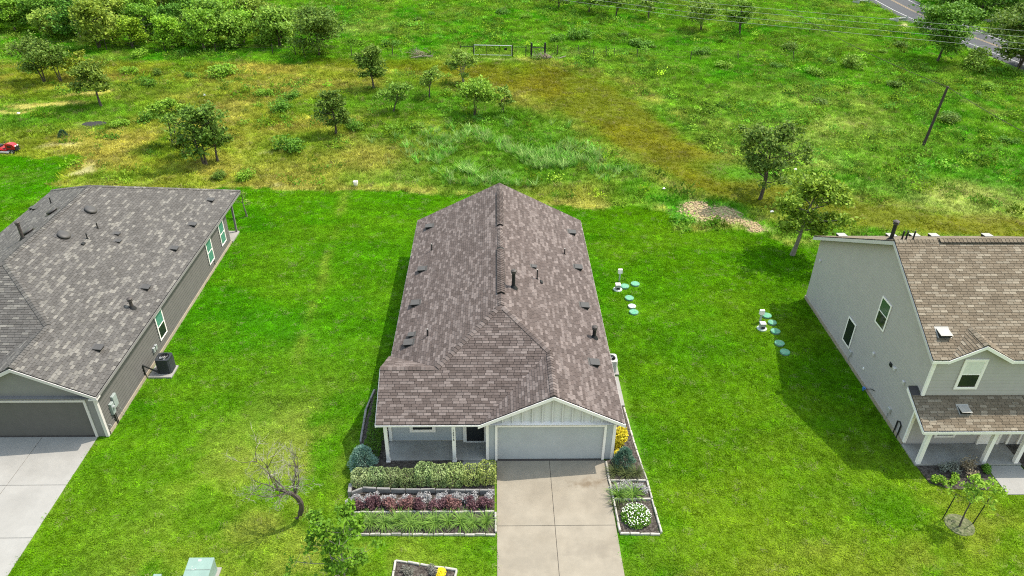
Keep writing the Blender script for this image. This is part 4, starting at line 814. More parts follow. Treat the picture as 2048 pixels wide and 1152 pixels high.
ordn = ('first', 'second', 'third', 'fourth', 'fifth', 'sixth', 'seventh', 'eighth', 'ninth', 'tenth', 'eleventh', 'twelfth')
for i, x in enumerate(np.linspace(-5.9, -.45, 9)): shrub('purple_shrub', PB[i % 3], x, 22.36+rnd.uniform(-.06, .06), .05, '%s purple-leaved shrub from the left in the middle row of the bed' % ordn[i], 'purple shrubs in the terraced bed', color=(1, 1, 1, 1) if i not in (2, 3, 6) else (1.5, 1.5, 1.25, 1), sc=(rnd.uniform(.8, 1.1), rnd.uniform(.7, .95), rnd.uniform(.75, 1.2)))
for i, x in enumerate(np.linspace(-6.05, -.25, 9)): shrub('grey_plant', GB[i % 3], x, 22.72+rnd.uniform(-.05, .05), .05, '%s silver-grey plant from the left behind the purple shrubs' % ordn[i], 'silver-grey plants in the terraced bed', cat='plant', sc=(1.05, .85, rnd.uniform(.7, .95)))
LB = [spray(60+k, 120, .82, .011, 'leaf_lir', (.6, 1.4), .8, .12) for k in range(3)]
for i, x in enumerate(np.linspace(-5.75, -.35, 11)): shrub('grass_clump', LB[i % 3], x, 21.45+rnd.uniform(-.06, .06), .03, '%s arching green grass clump from the left in the front row of the bed' % ordn[i], 'arching grass clumps in the terraced bed', cat='plant', sc=(rnd.uniform(.75, 1.1), rnd.uniform(.8, 1.1), rnd.uniform(.7, 1.15)))
for i, (x, y, s) in enumerate(((5.55, 24.25, 1.0), (6.0, 24.1, .95), (6.5, 24.2, 1.0))): shrub('spiky_grass', spray(70+i, 120, .62, .010, 'leaf_spk', (.4, 1.4), .45, .1), x, y, .08, ('spiky olive grass left of the dark blue conifer by the driveway', 'spiky olive grass directly in front of the dark blue conifer', 'spiky olive grass right of the dark blue conifer by the lawn')[i], cat='plant', sc=(s, s, s))
for i, (x, y) in enumerate(((5.55, 23.25), (6.0, 23.3), (6.5, 23.3))): shrub('grey_plant', GB[i], x, y, .05, ('silver-grey plant nearest the driveway in the right bed', 'middle silver-grey plant in the right bed', 'silver-grey plant nearest the lawn in the right bed')[i], 'silver-grey plants in the right bed', cat='plant', sc=(1, .9, .8))
for i, (x, y) in enumerate(((5.5, 22.85), (6.15, 22.9))): shrub('grass_clump', LB[i], x, y, .05, ('feathery green grass leaning over the driveway edge', 'feathery green grass behind the white-flowering bush')[i], cat='plant', sc=(.95, .95, 1))
shrub('spiky_grass', spray(75, 60, .55, .008, 'leaf_spk', (.1, 1.0), .2, .05), 5.28, 22.35, .04, 'dark wispy grass poking over the driveway beside the flower bed', cat='plant', color=(.5, .5, .5, 1))
def flower_bush():
    o = thing('flower_bush', (6.08, 21.7, .03), 'white-flowering green bush in the front of the right bed', 'shrub')
    r = np.random.default_rng(80); n = 2200; d = r.normal(size=(n, 3)); d /= np.linalg.norm(d, axis=1)[:, None]; C = d*(r.random(n)**.4)[:, None]*np.array([.66, .66, .45]); C[:, 2] = np.abs(C[:, 2])+.02
    V, F = leaf_quads(C, .045, r); part('foliage', mesh_arrays('foliage', V, F, M['leaf_grn']), o, local=True)
    n = 190; a = r.random(n)*6.283; q = np.sqrt(r.random(n)); C = np.stack([np.cos(a)*q*.66, np.sin(a)*q*.66, np.sqrt(np.clip(1-q*q*.9, 0, 1))*.46+.05], 1); V, F = leaf_quads(C, .026, r, 2.5, .9)
    part('flowers', mesh_arrays('flowers', V, F, M['petal']), o, local=True, kind='stuff')
flower_bush()
for i, (x, y) in enumerate(((-3.4, 19.0), (-2.9, 18.6), (-2.4, 19.0))): shrub('grey_plant', GB[i], x, y, .03, ('leftmost dull grey-green plant in the small bottom bed', 'middle dull grey-green plant in the small bottom bed', 'rightmost dull grey-green plant in the small bottom bed')[i], 'plants in the small bottom bed', cat='plant', color=(.5, .5, .42, 1), sc=(.8, .8, .6))
def yflower():
    r = np.random.default_rng(90); n = 160; a = r.random(n)*6.283; q = np.sqrt(r.random(n)); C = np.stack([np.cos(a)*q*.22, np.sin(a)*q*.2, .22-.1*q], 1); V, F = leaf_quads(C, .04, r, 1.5, .9); return mesh_arrays('flowers', V, F, M['petal_y'])
shrub('yellow_flowers', yflower(), -2.12, 18.95, .03, 'clump of yellow flowers in the small bottom bed', cat='flowers')
# beds in front of the right house
bedsheet('garden_bed', [(19.75,24.63),(22.95,24.63),(22.95,23.6),(22.3,23.15),(20.6,23.2),(19.85,23.6)], .04)
bedsheet('garden_bed', [(24.78,24.0),(27.8,24.0),(27.8,26.0),(24.78,26.0)], .05)
for i, (x, y, m, s, l) in enumerate(((21.25, 24.3, 'leaf_gry', .42, 'grey-green shrub at the foot of the right porch'), (20.95, 23.75, 'leaf_bri', .28, 'small yellow-green shrub in the middle of the right house bed'), (22.05, 24.05, 'leaf_dry', .50, 'tan dried shrub in front of the right porch'), (20.25, 23.5, 'leaf_bri', .30, 'bright green small plant at the left end of the right house bed'), (22.85, 24.4, 'leaf_grn', .26, 'dark green small shrub beside the right walkway'))):
    shrub('bed_shrub', bushmesh(100+i, s, s*1.1, 520, .045, m, 4), x, y, .03, l, color=(.55, .6, .5, 1) if i == 0 else (1, 1, 1, 1))

# ------------------------------------------------------------------ trees, one by one
tree('tree', 21.3, 53.8, 'dark double-trunked tree on the mown strip behind the lawn', seed=101, h=6.6, cw=5.4, trunks=2, base=.30, limbs=16, nleaf=5200, leaf=.13, clump=.30, leafm='leaf_oak', spread=1.15)
tree('tree', 20.7, 44.8, 'yellow-green tree at the back corner of the right house', seed=102, h=6.3, cw=4.9, trunks=1, base=.30, lean=(1.0, .2), skew=(.8, 0), limbs=18, nleaf=6500, leaf=.13, clump=.36, leafm='leaf_mes', color=(1.0, .98, .6, 1), bark='barkg')
tree('tree', -25.1, 60.7, 'tall dark oak with two thin trunks behind the left house', seed=103, h=5.6, cw=4.3, trunks=2, base=.26, limbs=16, nleaf=4600, leaf=.13, leafm='leaf_oak', color=(1, 1.1, 1, 1))
tree('tree', -24.2, 61.5, 'slim sapling right of the tall dark oak behind the left house', seed=104, h=4.0, cw=2.4, base=.35, limbs=9, nleaf=1300, leaf=.12, leafm='leaf_oak')
tree('tree', -29.3, 65.2, 'yellow-green crowned slender tree left of the tall dark oak', seed=105, h=4.8, cw=2.9, trunks=2, base=.62, limbs=10, nleaf=2300, leaf=.12, leafm='leaf_bri')
tree('tree', -27.6, 62.6, 'low dark sapling just left of the tall dark oak', seed=106, h=2.3, cw=2.0, trunks=2, base=.4, limbs=8, nleaf=900, leaf=.11, leafm='leaf_oak', color=(1.1, 1, .7, 1))
tree('tree', -15.2, 68.2, 'narrow ragged dark tree alone in the golden grass', seed=107, h=4.5, cw=3.2, base=.22, limbs=15, nleaf=2700, leaf=.13, leafm='leaf_oak', spread=.95)
tree('tree', -13.7, 82.9, 'round-crowned dark tree on a straight thin trunk in mid-field', seed=108, h=4.6, cw=3.9, base=.34, limbs=15, nleaf=4200, leaf=.14, leafm='leaf_oak', color=(1.15, 1.15, 1.1, 1))
tree('tree', -3.6, 85.0, 'half-bare mesquite with grey upright branches near the gate', seed=109, h=3.9, cw=3.4, trunks=3, base=.35, limbs=12, nleaf=1500, leaf=.13, leafm='leaf_mes', bark='barkg')
tree('tree', -7.1, 79.9, 'thin leaning mesquite between the round tree and the half-bare one', seed=110, h=3.3, cw=2.8, base=.4, lean=(.3, 0), limbs=9, nleaf=900, leaf=.13, leafm='leaf_mes')
tree('tree', -10.4, 74.8, 'crooked open mesquite with a bent dark trunk in the green patch', seed=111, h=3.2, cw=3.2, base=.4, lean=(.6, 0), limbs=10, nleaf=1300, leaf=.13, leafm='leaf_mes', color=(.8, .9, .8, 1))
tree('tree', -2.0, 73.9, 'wide bright mesquite with many fanning stems behind the middle house', seed=112, h=3.5, cw=4.4, trunks=4, base=.42, limbs=16, nleaf=2900, leaf=.13, leafm='leaf_bri')
tree('tree', .8, 75.0, 'slim upright mesquite just right of the wide bright mesquite', seed=113, h=3.2, cw=1.9, trunks=2, base=.35, limbs=9, nleaf=1100, leaf=.12, leafm='leaf_mes')
tree('tree', -51.1, 84.6, 'spreading dark tree with low branches above the straw patch', seed=114, h=4.7, cw=5.8, trunks=2, base=.34, limbs=16, nleaf=4200, leaf=.14, leafm='leaf_oak')
tree('tree', -49.4, 85.0, 'thin forked tree right beside the spreading dark tree', seed=115, h=4.3, cw=3.2, trunks=2, base=.5, limbs=9, nleaf=1300, leaf=.13, leafm='leaf_oak', color=(1, 1.1, .9, 1))
tree('tree', -47.4, 85.8, 'small sparse tree with yellowish leaves right of the forked tree', seed=116, h=2.9, cw=3.0, trunks=2, base=.4, limbs=9, nleaf=1000, leaf=.13, leafm='leaf_oak', color=(1.8, 1.4, .8, 1))
tree('tree', -40.9, 76.4, 'small olive tree with round crown above its own shadow at the left', seed=117, h=4.8, cw=4.1, base=.34, lean=(-.5, 0), limbs=14, nleaf=3600, leaf=.13, leafm='leaf_oak', color=(1.2, 1.1, .9, 1))
tree('tree', -22.4, 96.8, 'large dark bushy tree alone on the fence line', seed=118, h=5.3, cw=6.8, trunks=3, base=.22, limbs=20, nleaf=6500, leaf=.16, clump=.46, leafm='leaf_oak', color=(1.05, 1.1, 1.05, 1))
tree('tree', 57.6, 95.9, 'big bright-topped tree standing in front of the road', seed=119, h=7.2, cw=8.2, trunks=2, base=.25, limbs=22, nleaf=7500, leaf=.18, leafm='leaf_grn', clump=.42)
tree('tree', 65.8, 92.2, 'large dark tree at the right edge below the road', seed=120, h=7.4, cw=9.0, trunks=3, base=.15, limbs=22, nleaf=8000, leaf=.18, leafm='leaf_oak', clump=.42)
tree('tree', 30.4, 112.3, 'shrubby many-stemmed tree left of the tall slim one at the top edge', seed=121, h=4.2, cw=5.2, trunks=4, base=.3, limbs=16, nleaf=2400, leaf=.17, leafm='leaf_mes')
tree('tree', 35.6, 110.2, 'tall slim open tree at the top edge of the right field', seed=122, h=5.0, cw=4.2, trunks=3, base=.3, limbs=14, nleaf=2200, leaf=.17, leafm='leaf_mes', color=(.9, 1, .8, 1))
tree('tree', 24.1, 120.1, 'fanning small tree at the top edge under the power lines', seed=123, h=4.2, cw=3.8, trunks=3, base=.35, limbs=12, nleaf=1700, leaf=.17, leafm='leaf_mes')
tree('tree', 19.3, 121.6, 'right-hand one of the row of top-edge mesquites', seed=124, h=4.0, cw=4.6, trunks=3, base=.35, limbs=12, nleaf=1900, leaf=.17, leafm='leaf_mes')
tree('tree', 15.2, 124.0, 'middle one of the row of top-edge mesquites', seed=125, h=3.8, cw=4.8, trunks=3, base=.3, limbs=12, nleaf=2000, leaf=.17, leafm='leaf_mes', color=(.8, .9, .8, 1))
tree('tree', 10.5, 127.5, 'left-hand one of the row of top-edge mesquites', seed=126, h=3.6, cw=5.0, trunks=3, base=.3, limbs=12, nleaf=2000, leaf=.17, leafm='leaf_oak')
tree('tree', -18.75, 50.7, 'thin young sapling behind the back corner of the left house', seed=127, h=2.3, cw=1.2, base=.5, limbs=6, nleaf=160, leaf=.07, leafm='leaf_mes', bark='barkg')
tree('tree', -5.9, 18.6, 'leafy young tree with pale branches at the bottom edge', seed=128, tk=.5, h=4.4, cw=2.6, trunks=2, base=.12, limbs=18, nleaf=3300, leaf=.075, clump=.26, leafm='leaf_bri', color=(.55, .66, .5, 1), bark='barkg', sub=5)
def staked():
    tree('tree', 19.9, 21.15, 'staked young tree with a thin trunk on the lawn before the right house', seed=129, h=3.2, cw=1.9, base=.5, lean=(.15, 0), limbs=10, nleaf=750, leaf=.06, clump=.3, leafm='leaf_bri', bark='bark', tk=.42)
    for i, (x, y, dx_) in enumerate(((19.35, 21.5, .15), (20.55, 21.25, .22))): solo('tree_stake', MB().tube([(0, 0, -.1), (dx_, .05, 1.5)], .022).mesh('tree_stake', M['black']), ('dark stake left of the staked young tree', 'dark stake right of the staked young tree')[i], 'stake', (x, y, 0))
    ring('staked young tree', 19.95, 21.2, .62)
def ring(who, x, y, r):
    mb = MB().lathe((0, 0, 0), [(r, -.02), (r*.95, .035), (r*.5, .05), (.05, .055)], 22); solo('mulch_ring', mb.mesh('mulch_ring', M['ringm']), 'round mulch ring at the foot of the '+who, 'mulch', (x, y, 0))
staked()
def bare_tree():
    x0, y0 = -8.39, 21.85; o = thing('bare_tree', (x0, y0, 0), 'leafless bent tree with a curved dark trunk on the left lawn', 'tree'); r = np.random.default_rng(140); mb = MB(); tw = MB()
    pts = [Vector(p) for p in ((-.1, 0, -.1), (.14, -.08, .35), (.27, -.15, .75), (.31, -.21, 1.15), (.24, -.28, 1.55), (.06, -.37, 1.9), (-.2, -.42, 2.05))]
    mb.tube(pts, [.13, .112, .108, .108, .10, .09, .075], 8)
    def br(p, d, ln, rad, lv):
        q = [p]; dd = Vector(d).normalized()
        for s in range(4): dd = (dd+Vector(r.normal(size=3))*.16+Vector((0, 0, .05))).normalized(); q.append(q[-1]+dd*ln/4)
        (mb if lv < 2 else tw).tube(q, [rad*(1-.8*s/4) for s in range(5)], 5 if lv < 2 else 3)
        if lv < 3:
            for k in range((5, 5, 5)[lv]): i = r.integers(1, 5); br(q[i], dd+Vector(r.normal(size=3))*.75, ln*r.uniform(.4, .65), max(rad*.45, .0045), lv+1)
    for d, ln, rad in (((.05, .25, 1), 1.9, .05), ((.5, .2, .8), 1.6, .038), ((-.95, -.1, .30), 1.7, .045), ((-.6, .1, .8), 1.8, .042), ((-.3, -.35, 1), 1.8, .042), ((-.8, -.5, .25), 1.4, .034), ((.2, .5, .8), 1.3, .03), ((-.2, -.6, .5), 1.2, .03)): br(pts[4 if d[0] > 0 else 6].lerp(pts[5], .4), d, ln, rad*.95, 0)
    part('trunk', mb.mesh('trunk', M['bark']), o, local=True); part('twigs', tw.mesh('twigs', M['twig']), o, local=True)
bare_tree()
# thicket at the upper left: single trees from shared crowns
TV = []
for k in range(7):
    mb, V, F = grow(seed=200+k, h=4.6+.5*(k % 3), cw=5.2+.5*(k % 2), trunks=2+(k % 2), base=.16, limbs=16, nleaf=3300, leaf=.17, clump=.46)
    TV.append((mb.mesh('trunk', M['barkg' if k % 2 else 'bark']), mesh_arrays('crown', V, F, M[('leaf_grn', 'leaf_bri', 'leaf_mes', 'leaf_oak', 'leaf_bri', 'leaf_grn', 'leaf_mes')[k]])))
k = 0; r_ = random.Random(77); THL = ['%s leafy tree inside the dense thicket at the upper left' % q for q in ('dark green', 'bright yellow-green', 'pale green', 'dull olive', 'tall bright yellow-green', 'tall dark green', 'tall pale green')]
for yy, x0, x1 in ((100.0, -53, -27), (104.0, -62, -29), (108.5, -72, -31), (113.5, -76, -33), (119, -80, -36), (125, -84, -38), (131, -88, -40)):
    x = x0+r_.uniform(0, 2)
    while x < x1:
        v = r_.randrange(7); g = r_.uniform(.85, 1.25); front = yy < 102
        tree('thicket_tree', x, yy+r_.uniform(-1.4, 1.4), 'leafy tree on the front edge of the dense thicket at the upper left' if front else THL[v], group='thicket front trees' if front else 'thicket inner trees', meshes=TV[v], color=(g*r_.uniform(.85, 1.15), g, g*r_.uniform(.7, 1.0), 1), rz=r_.random()*6.28, sc=r_.uniform(.75, 1.15)); x += r_.uniform(3.6, 5.6); k += 1
for x, y, s in ((72.5+4, 128, 1.3), (77, 121, 1.2), (81.5, 117, 1.3), (84, 126, 1.3), (80, 135, 1.3), (89, 120, 1.3), (93, 130, 1.4), (77.5, 112.5, .9), (86, 112, 1.1), (79, 106, .9), (84, 103, 1.0), (92, 108, 1.2)):
    tree('roadside_tree', x, y, 'dense roadside tree beyond the road at the upper right corner', group='trees beyond the road', meshes=TV[r_.choice((0, 3, 3, 5))], color=(.95, 1.0, .9, 1), rz=r_.random()*6.28, sc=s)
# single bushes in the fields
BM = [bushmesh(150+k, 1.0, 1.3, 900, .10, ('leaf_bri', 'leaf_grn', 'leaf_mes', 'leaf_oak')[k], 6) for k in range(4)]
BU = [(-32.3, 88.0, 0, 1.75, .62, 'broad bright green bush near the back fence, left half'), (-21.7, 75.1, 1, 1.15, .8, 'rounded green bush left of the ragged dark tree'), (-21.6, 79.4, 1, .9, .7, 'smaller green bush behind the rounded green bush'), (-25.0, 80.3, 0, .85, .8, 'pale green bush at the left of two darker ones in mid-field'), (-18.2, 64.3, 1, 1.25, .9, 'dark green bush low in the golden grass behind the left lawn'), (-14.0, 69.6, 1, .9, .9, 'green bush hugging the right side of the ragged dark tree'), (-34.1, 72.0, 1, .85, .95, 'green bush left of the yellow-green crowned tree'), (-38.6, 83.7, 1, .85, .9, 'green bush in the grass right of the small olive tree'), (-36.6, 70.6, 0, .85, .6, 'low yellow-green bush beside the burnt patch'), (-35.6, 86.8, 1, .65, .8, 'little green bush below the front of the thicket'), (-43.0, 88.6, 0, .95, .7, 'yellow-green bush between the olive tree and the thicket'), (-39.5, 87.5, 3, .6, 1.2, 'small dark spiky bush above the green one, left field'), (12.0, 106.2, 1, 1.5, .8, 'larger of two dark bushes behind the pipe gate'), (8.9, 104.8, 1, 1.0, .9, 'smaller of two dark bushes behind the pipe gate'), (19.5, 102.3, 1, 1.4, .6, 'wide dark bush in the field right of the gate'), (46.6, 72.6, 3, 1.1, .7, 'dark bush right of the wooden pole'), (39.8, 101.4, 3, 1.2, .8, 'grey-green bush below the power lines, right field'), (44.8, 93.1, 2, 1.3, 1.1, 'bushy green shrub left of the tree before the road'), (28.9, 92.7, 0, 1.1, .6, 'bright leafy bush in the right field'), (60.5, 92.8, 2, 1.7, .9, 'olive thicket bush between the two large roadside trees'), (63.0, 96.3, 2, 1.6, 1.0, 'green bush on the verge between the large trees and the road'), (-23.0, 57.8, 3, .7, .8, 'dull bush at the back corner of the left roof'), (-20.6, 57.4, 0, .8, .8, 'bright weed clump right of the dull bush behind the left house'), (35.3, 78.5, 3, 1.0, .45, 'low dark shrub in the open right field'), (27.5, 98.5, 1, 1.1, .7, 'dark bush clump at the fence line, right field'), (-44.5, 95.5, 0, 1.1, .7, 'yellow-green bush at the foot of the thicket')]
for x, y, k, s, zs, l in BU: shrub('bush', BM[k], x, y, gz_at(x, y)-.05, l, 'single bushes in the fields', 'bush', sc=(s, s, s*zs), color=(.9, .95, .8, 1))
for i in range(26):
    x, y = (rnd.uniform(-18, 26), rnd.uniform(101, 128)) if i < 13 else (rnd.uniform(22, 60), rnd.uniform(66, 104))
    sc_ = rnd.uniform(.5, 1.1); shrub('low_bush', BM[rnd.choice((1, 1, 3, 0))], x, y, gz_at(x, y)-.05, 'low leafy bush scattered in the far green field beyond the gate' if i < 13 else 'low leafy bush scattered in the green field around the wooden pole', 'low bushes of the far field' if i < 13 else 'low bushes of the right field', 'bush', sc=(sc_, sc_, sc_*.65), color=(.8, .9, .7, 1))
shrub('evergreen_shrub', conifer(5, .65, .45, 900), -40.4, 67.2, 0, 'tiny dark round evergreen near the red mower', cat='conifer', color=(.25, .32, .18, 1))

# ================================================================== outdoor equipment
def ac_unit(x, y, label, body, s=.74, h=.84, pad=True, rz=0.0):
    o = thing('air_conditioner', (x, y, 0), label, 'air conditioner', rz=rz); z0 = .10; a = s/2
    mb = MB(); n = 28
    prof = []
    for t in np.linspace(0, 2*math.pi, n, endpoint=False):
        c, q = math.cos(t), math.sin(t); k = (abs(c)**8+abs(q)**8)**(1/8); prof.append((a*c/k, a*q/k))
    mb.add([(px_, py_, z0) for px_, py_ in prof]+[(px_, py_, z0+h-.03) for px_, py_ in prof], [(i, (i+1) % n, n+(i+1) % n, n+i) for i in range(n)]+[tuple(range(n-1, -1, -1))])
    part('body', mb, o, M[body], local=True)
    lo = MB()
    for k in range(11): z = z0+.06+k*.065; lo.add([(px_*1.012, py_*1.012, z) for px_, py_ in prof]+[(px_*1.03, py_*1.03, z+.018) for px_, py_ in prof]+[(px_*1.005, py_*1.005, z+.036) for px_, py_ in prof], [(i, (i+1) % n, n+(i+1) % n, n+i) for i in range(n)]+[(n+i, n+(i+1) % n, 2*n+(i+1) % n, 2*n+i) for i in range(n)])
    part('louvres', lo, o, M[body], local=True)
    top = MB().lathe((0, 0, z0+h-.06), [(a*.86, 0), (a*.86, .06), (a*1.0, .065), (a*1.02, .02), (a*1.04, .0)], 28)
    ring_ = MB(); rin = a*.78
    v = [(px_, py_, z0+h-.03) for px_, py_ in prof]+[(px_, py_, z0+h) for px_, py_ in prof]+[(rin*math.cos(t), rin*math.sin(t), z0+h+.01) for t in np.linspace(0, 2*math.pi, n, endpoint=False)]+[(rin*math.cos(t), rin*math.sin(t), z0+h-.12) for t in np.linspace(0, 2*math.pi, n, endpoint=False)]
    ring_.add(v, [(k*n+i, k*n+(i+1) % n, (k+1)*n+(i+1) % n, (k+1)*n+i) for k in range(3) for i in range(n)]); part('top_ring', ring_, o, M[body], local=True)
    part('fan_well', MB().cyl((0, 0, z0+h-.2), rin, .03, 24), o, M['ventdk'], local=True)
    fan = part('fan', MB().cyl((0, 0, z0+h-.10), .09, .08, 14), o, M['acgrey'], local=True)
    for k in range(3):
        t = k*2.094+.4; part('fan_blade', MB().add([(math.cos(t)*.07, math.sin(t)*.07, z0+h-.09), (math.cos(t+.25)*rin*.92, math.sin(t+.25)*rin*.92, z0+h-.06), (math.cos(t+.85)*rin*.92, math.sin(t+.85)*rin*.92, z0+h-.11), (math.cos(t+1.2)*.08, math.sin(t+1.2)*.08, z0+h-.11)], [(0, 1, 2, 3)]), fan, M['steel'], local=True)
    g = MB()
    for q in (.35, .6, .8): g.tube([(rin*q*math.cos(t), rin*q*math.sin(t), z0+h+.01) for t in np.linspace(0, 2*math.pi, 25)], .006, 4)
    for t in np.linspace(0, 2*math.pi, 8, endpoint=False): g.tube([(0, 0, z0+h+.02), (rin*math.cos(t), rin*math.sin(t), z0+h+.01)], .006, 4)
    part('grille', g, o, M['black'], local=True); return o
solo('equipment_pad', MB().bevbox(-.62, .62, -.52, .52, -.1, .10, .01).mesh('equipment_pad', M['concrete_w']), 'square concrete pad under the dark air conditioner', 'slab', (-17.85, 31.85, 0))
ac_unit(-17.68, 31.98, 'dark slatted air conditioner beside the left house wall', 'acbody', .74, .88)
def line_hide():
    o = thing('line_cover', (-18.3, 31.6, .1), 'dark angled pipe run between left house wall and air conditioner', 'pipe')
    part('pipe', MB().tube([(-.3, -.2, .75), (.05, -.05, .35), (.35, .0, .12)], .045, 8), o, M['black'], local=True); part('pipe', MB().tube([(-.28, -.22, .75), (-.28, -.22, -.0)], .04, 8), o, M['black'], local=True)
line_hide()
solo('equipment_pad', MB().bevbox(-.5, .5, -.5, .5, -.1, .10, .01).mesh('equipment_pad', M['concrete_w']), 'concrete pad under the pale air conditioner of the middle house', 'slab', (6.25, 31.95, 0))
ac_unit(6.27, 31.95, 'pale air conditioner peeking out beside the right eave of the middle house', 'acgrey', .74, .75)
def lid(x, y, r, m, label, group):
    o = thing('tank_lid', (x, y, 0), label, 'lid', group)
    part('riser', MB().cyl((0, 0, -.05), r*.94, .13, 26), o, M['xformer'], local=True); part('cover', MB().lathe((0, 0, .07), [(r, 0), (r, .035), (r*.95, .05), (r*.3, .065), (.02, .066)], 28), o, M[m], local=True)
    for k in range(4): part('bolt', MB().cyl((r*.86*math.cos(k*1.57+.4), r*.86*math.sin(k*1.57+.4), .11), .025, .03, 6), o, M['xformer'], local=True)
GL = 'septic tank lids by the middle house'; GR = 'septic tank lids by the right house'
for x, y, r, m, l in ((8.42, 40.55, .285, 'teal', 'turquoise round tank lid next to the white control box'), (9.15, 40.85, .285, 'teal', 'turquoise round tank lid farthest right by the middle house'), (8.5, 39.15, .285, 'teal', 'turquoise round tank lid in the middle of its column'), (8.52, 38.2, .25, 'lidw', 'pale white round tank lid between two turquoise ones'), (8.53, 37.55, .285, 'teal', 'nearest turquoise tank lid of the middle house')): lid(x, y, r, m, l, GL)
for x, y, r, m, l in ((16.62, 37.15, .285, 'teal', 'turquoise tank lid behind the right control box'), (16.72, 36.4, .26, 'teal', 'turquoise tank lid with a dark hole right of the control box'), (16.62, 35.5, .285, 'teal', 'turquoise tank lid half in the shadow of the right house'), (16.47, 34.3, .285, 'teal', 'shaded turquoise tank lid, second from the front'), (16.50, 33.45, .285, 'teal', 'fully shaded turquoise tank lid nearest the viewer')): lid(x, y, r, m, l, GR)
def control_box(x, y, px_, py_, who):
    o = thing('control_box', (x, y, 0), 'white control box standing on a pale lid beside the %s house' % who, 'control box')
    part('lid', MB().lathe((0, 0, 0), [(.37, 0), (.37, .06), (.33, .09), (.02, .1)], 26), o, M['lidw'], local=True); part('housing', MB().bevbox(-.19, .19, -.17, .17, .10, .48, .03), o, M['acgrey'], local=True); part('hood', MB().bevbox(-.21, .21, -.2, .19, .48, .53, .02), o, M['white'], local=True); part('inlet', MB().box(-.13, .13, -.178, -.17, .12, .26), o, M['ventdk'], local=True)
    o.scale = (.8, .8, .85)
    p = thing('control_post', (px_, py_, 0), 'small white alarm box on a grey post behind the control box of the %s house' % who, 'post')
    part('post', MB().box(-.05, .05, -.05, .05, -.1, .75), p, M['steel'], local=True); part('alarm_box', MB().bevbox(-.14, .14, -.08, .08, .62, .92, .015), p, M['white'], local=True)
control_box(7.92, 40.25, 8.18, 41.3, 'middle'); control_box(15.92, 35.85, 16.0, 36.5, 'right')
def transformer():
    o = thing('transformer', (-11.45, 18.72, 0), 'pale green utility transformer cabinet at the bottom edge', 'transformer')
    o.scale = (.78, .85, .9)
    part('pad', MB().bevbox(-.75, .75, -.75, .75, -.1, .08, .02), o, M['concrete_w'], local=True); part('cabinet', MB().bevbox(-.6, .6, -.6, .6, .08, .78, .01), o, M['xformer'], local=True)
    hd = part('hood', MB().add([(-.62,-.62,.74),(.62,-.62,.74),(.62,.60,.90),(-.62,.60,.90),(-.62,-.62,.68),(.62,-.62,.68),(.62,.62,.72),(-.62,.62,.72),(.60,.62,.86),(-.60,.62,.86)], [(0,1,2,3),(4,5,1,0),(1,5,6,2),(0,3,7,4),(2,6,7,3)]), o, M['xformer'], local=True)
    part('seam', MB().box(-.60, .60, -.01, .01, .80, .826), hd, M['joint'], local=True)
    part('label_plate', MB().add([(-.12,.42,.885),(.02,.42,.885),(.02,.50,.895),(-.12,.50,.895)], [(0,1,2,3)]), hd, M['white'], local=True)
    for k in range(5): t = math.pi+(k-.5)*math.pi/4*.9; part('drip_mark', MB().tube([(-.22+.09*math.cos(t), .12+.09*math.sin(t), .846+.012*math.sin(t)), (-.22+.14*math.cos(t), .12+.14*math.sin(t), .846+.018*math.sin(t))], .008, 4), hd, M['white'], local=True)
    q = thing('utility_pedestal', (-12.95, 18.45, 0), 'small green utility pedestal left of the transformer cabinet', 'pedestal'); part('body', MB().bevbox(-.13, .13, -.13, .13, -.1, .62, .02), q, M['xformer'], local=True); part('cap', MB().bevbox(-.15, .15, -.15, .15, .60, .72, .04), q, M['xformer'], local=True)
transformer()
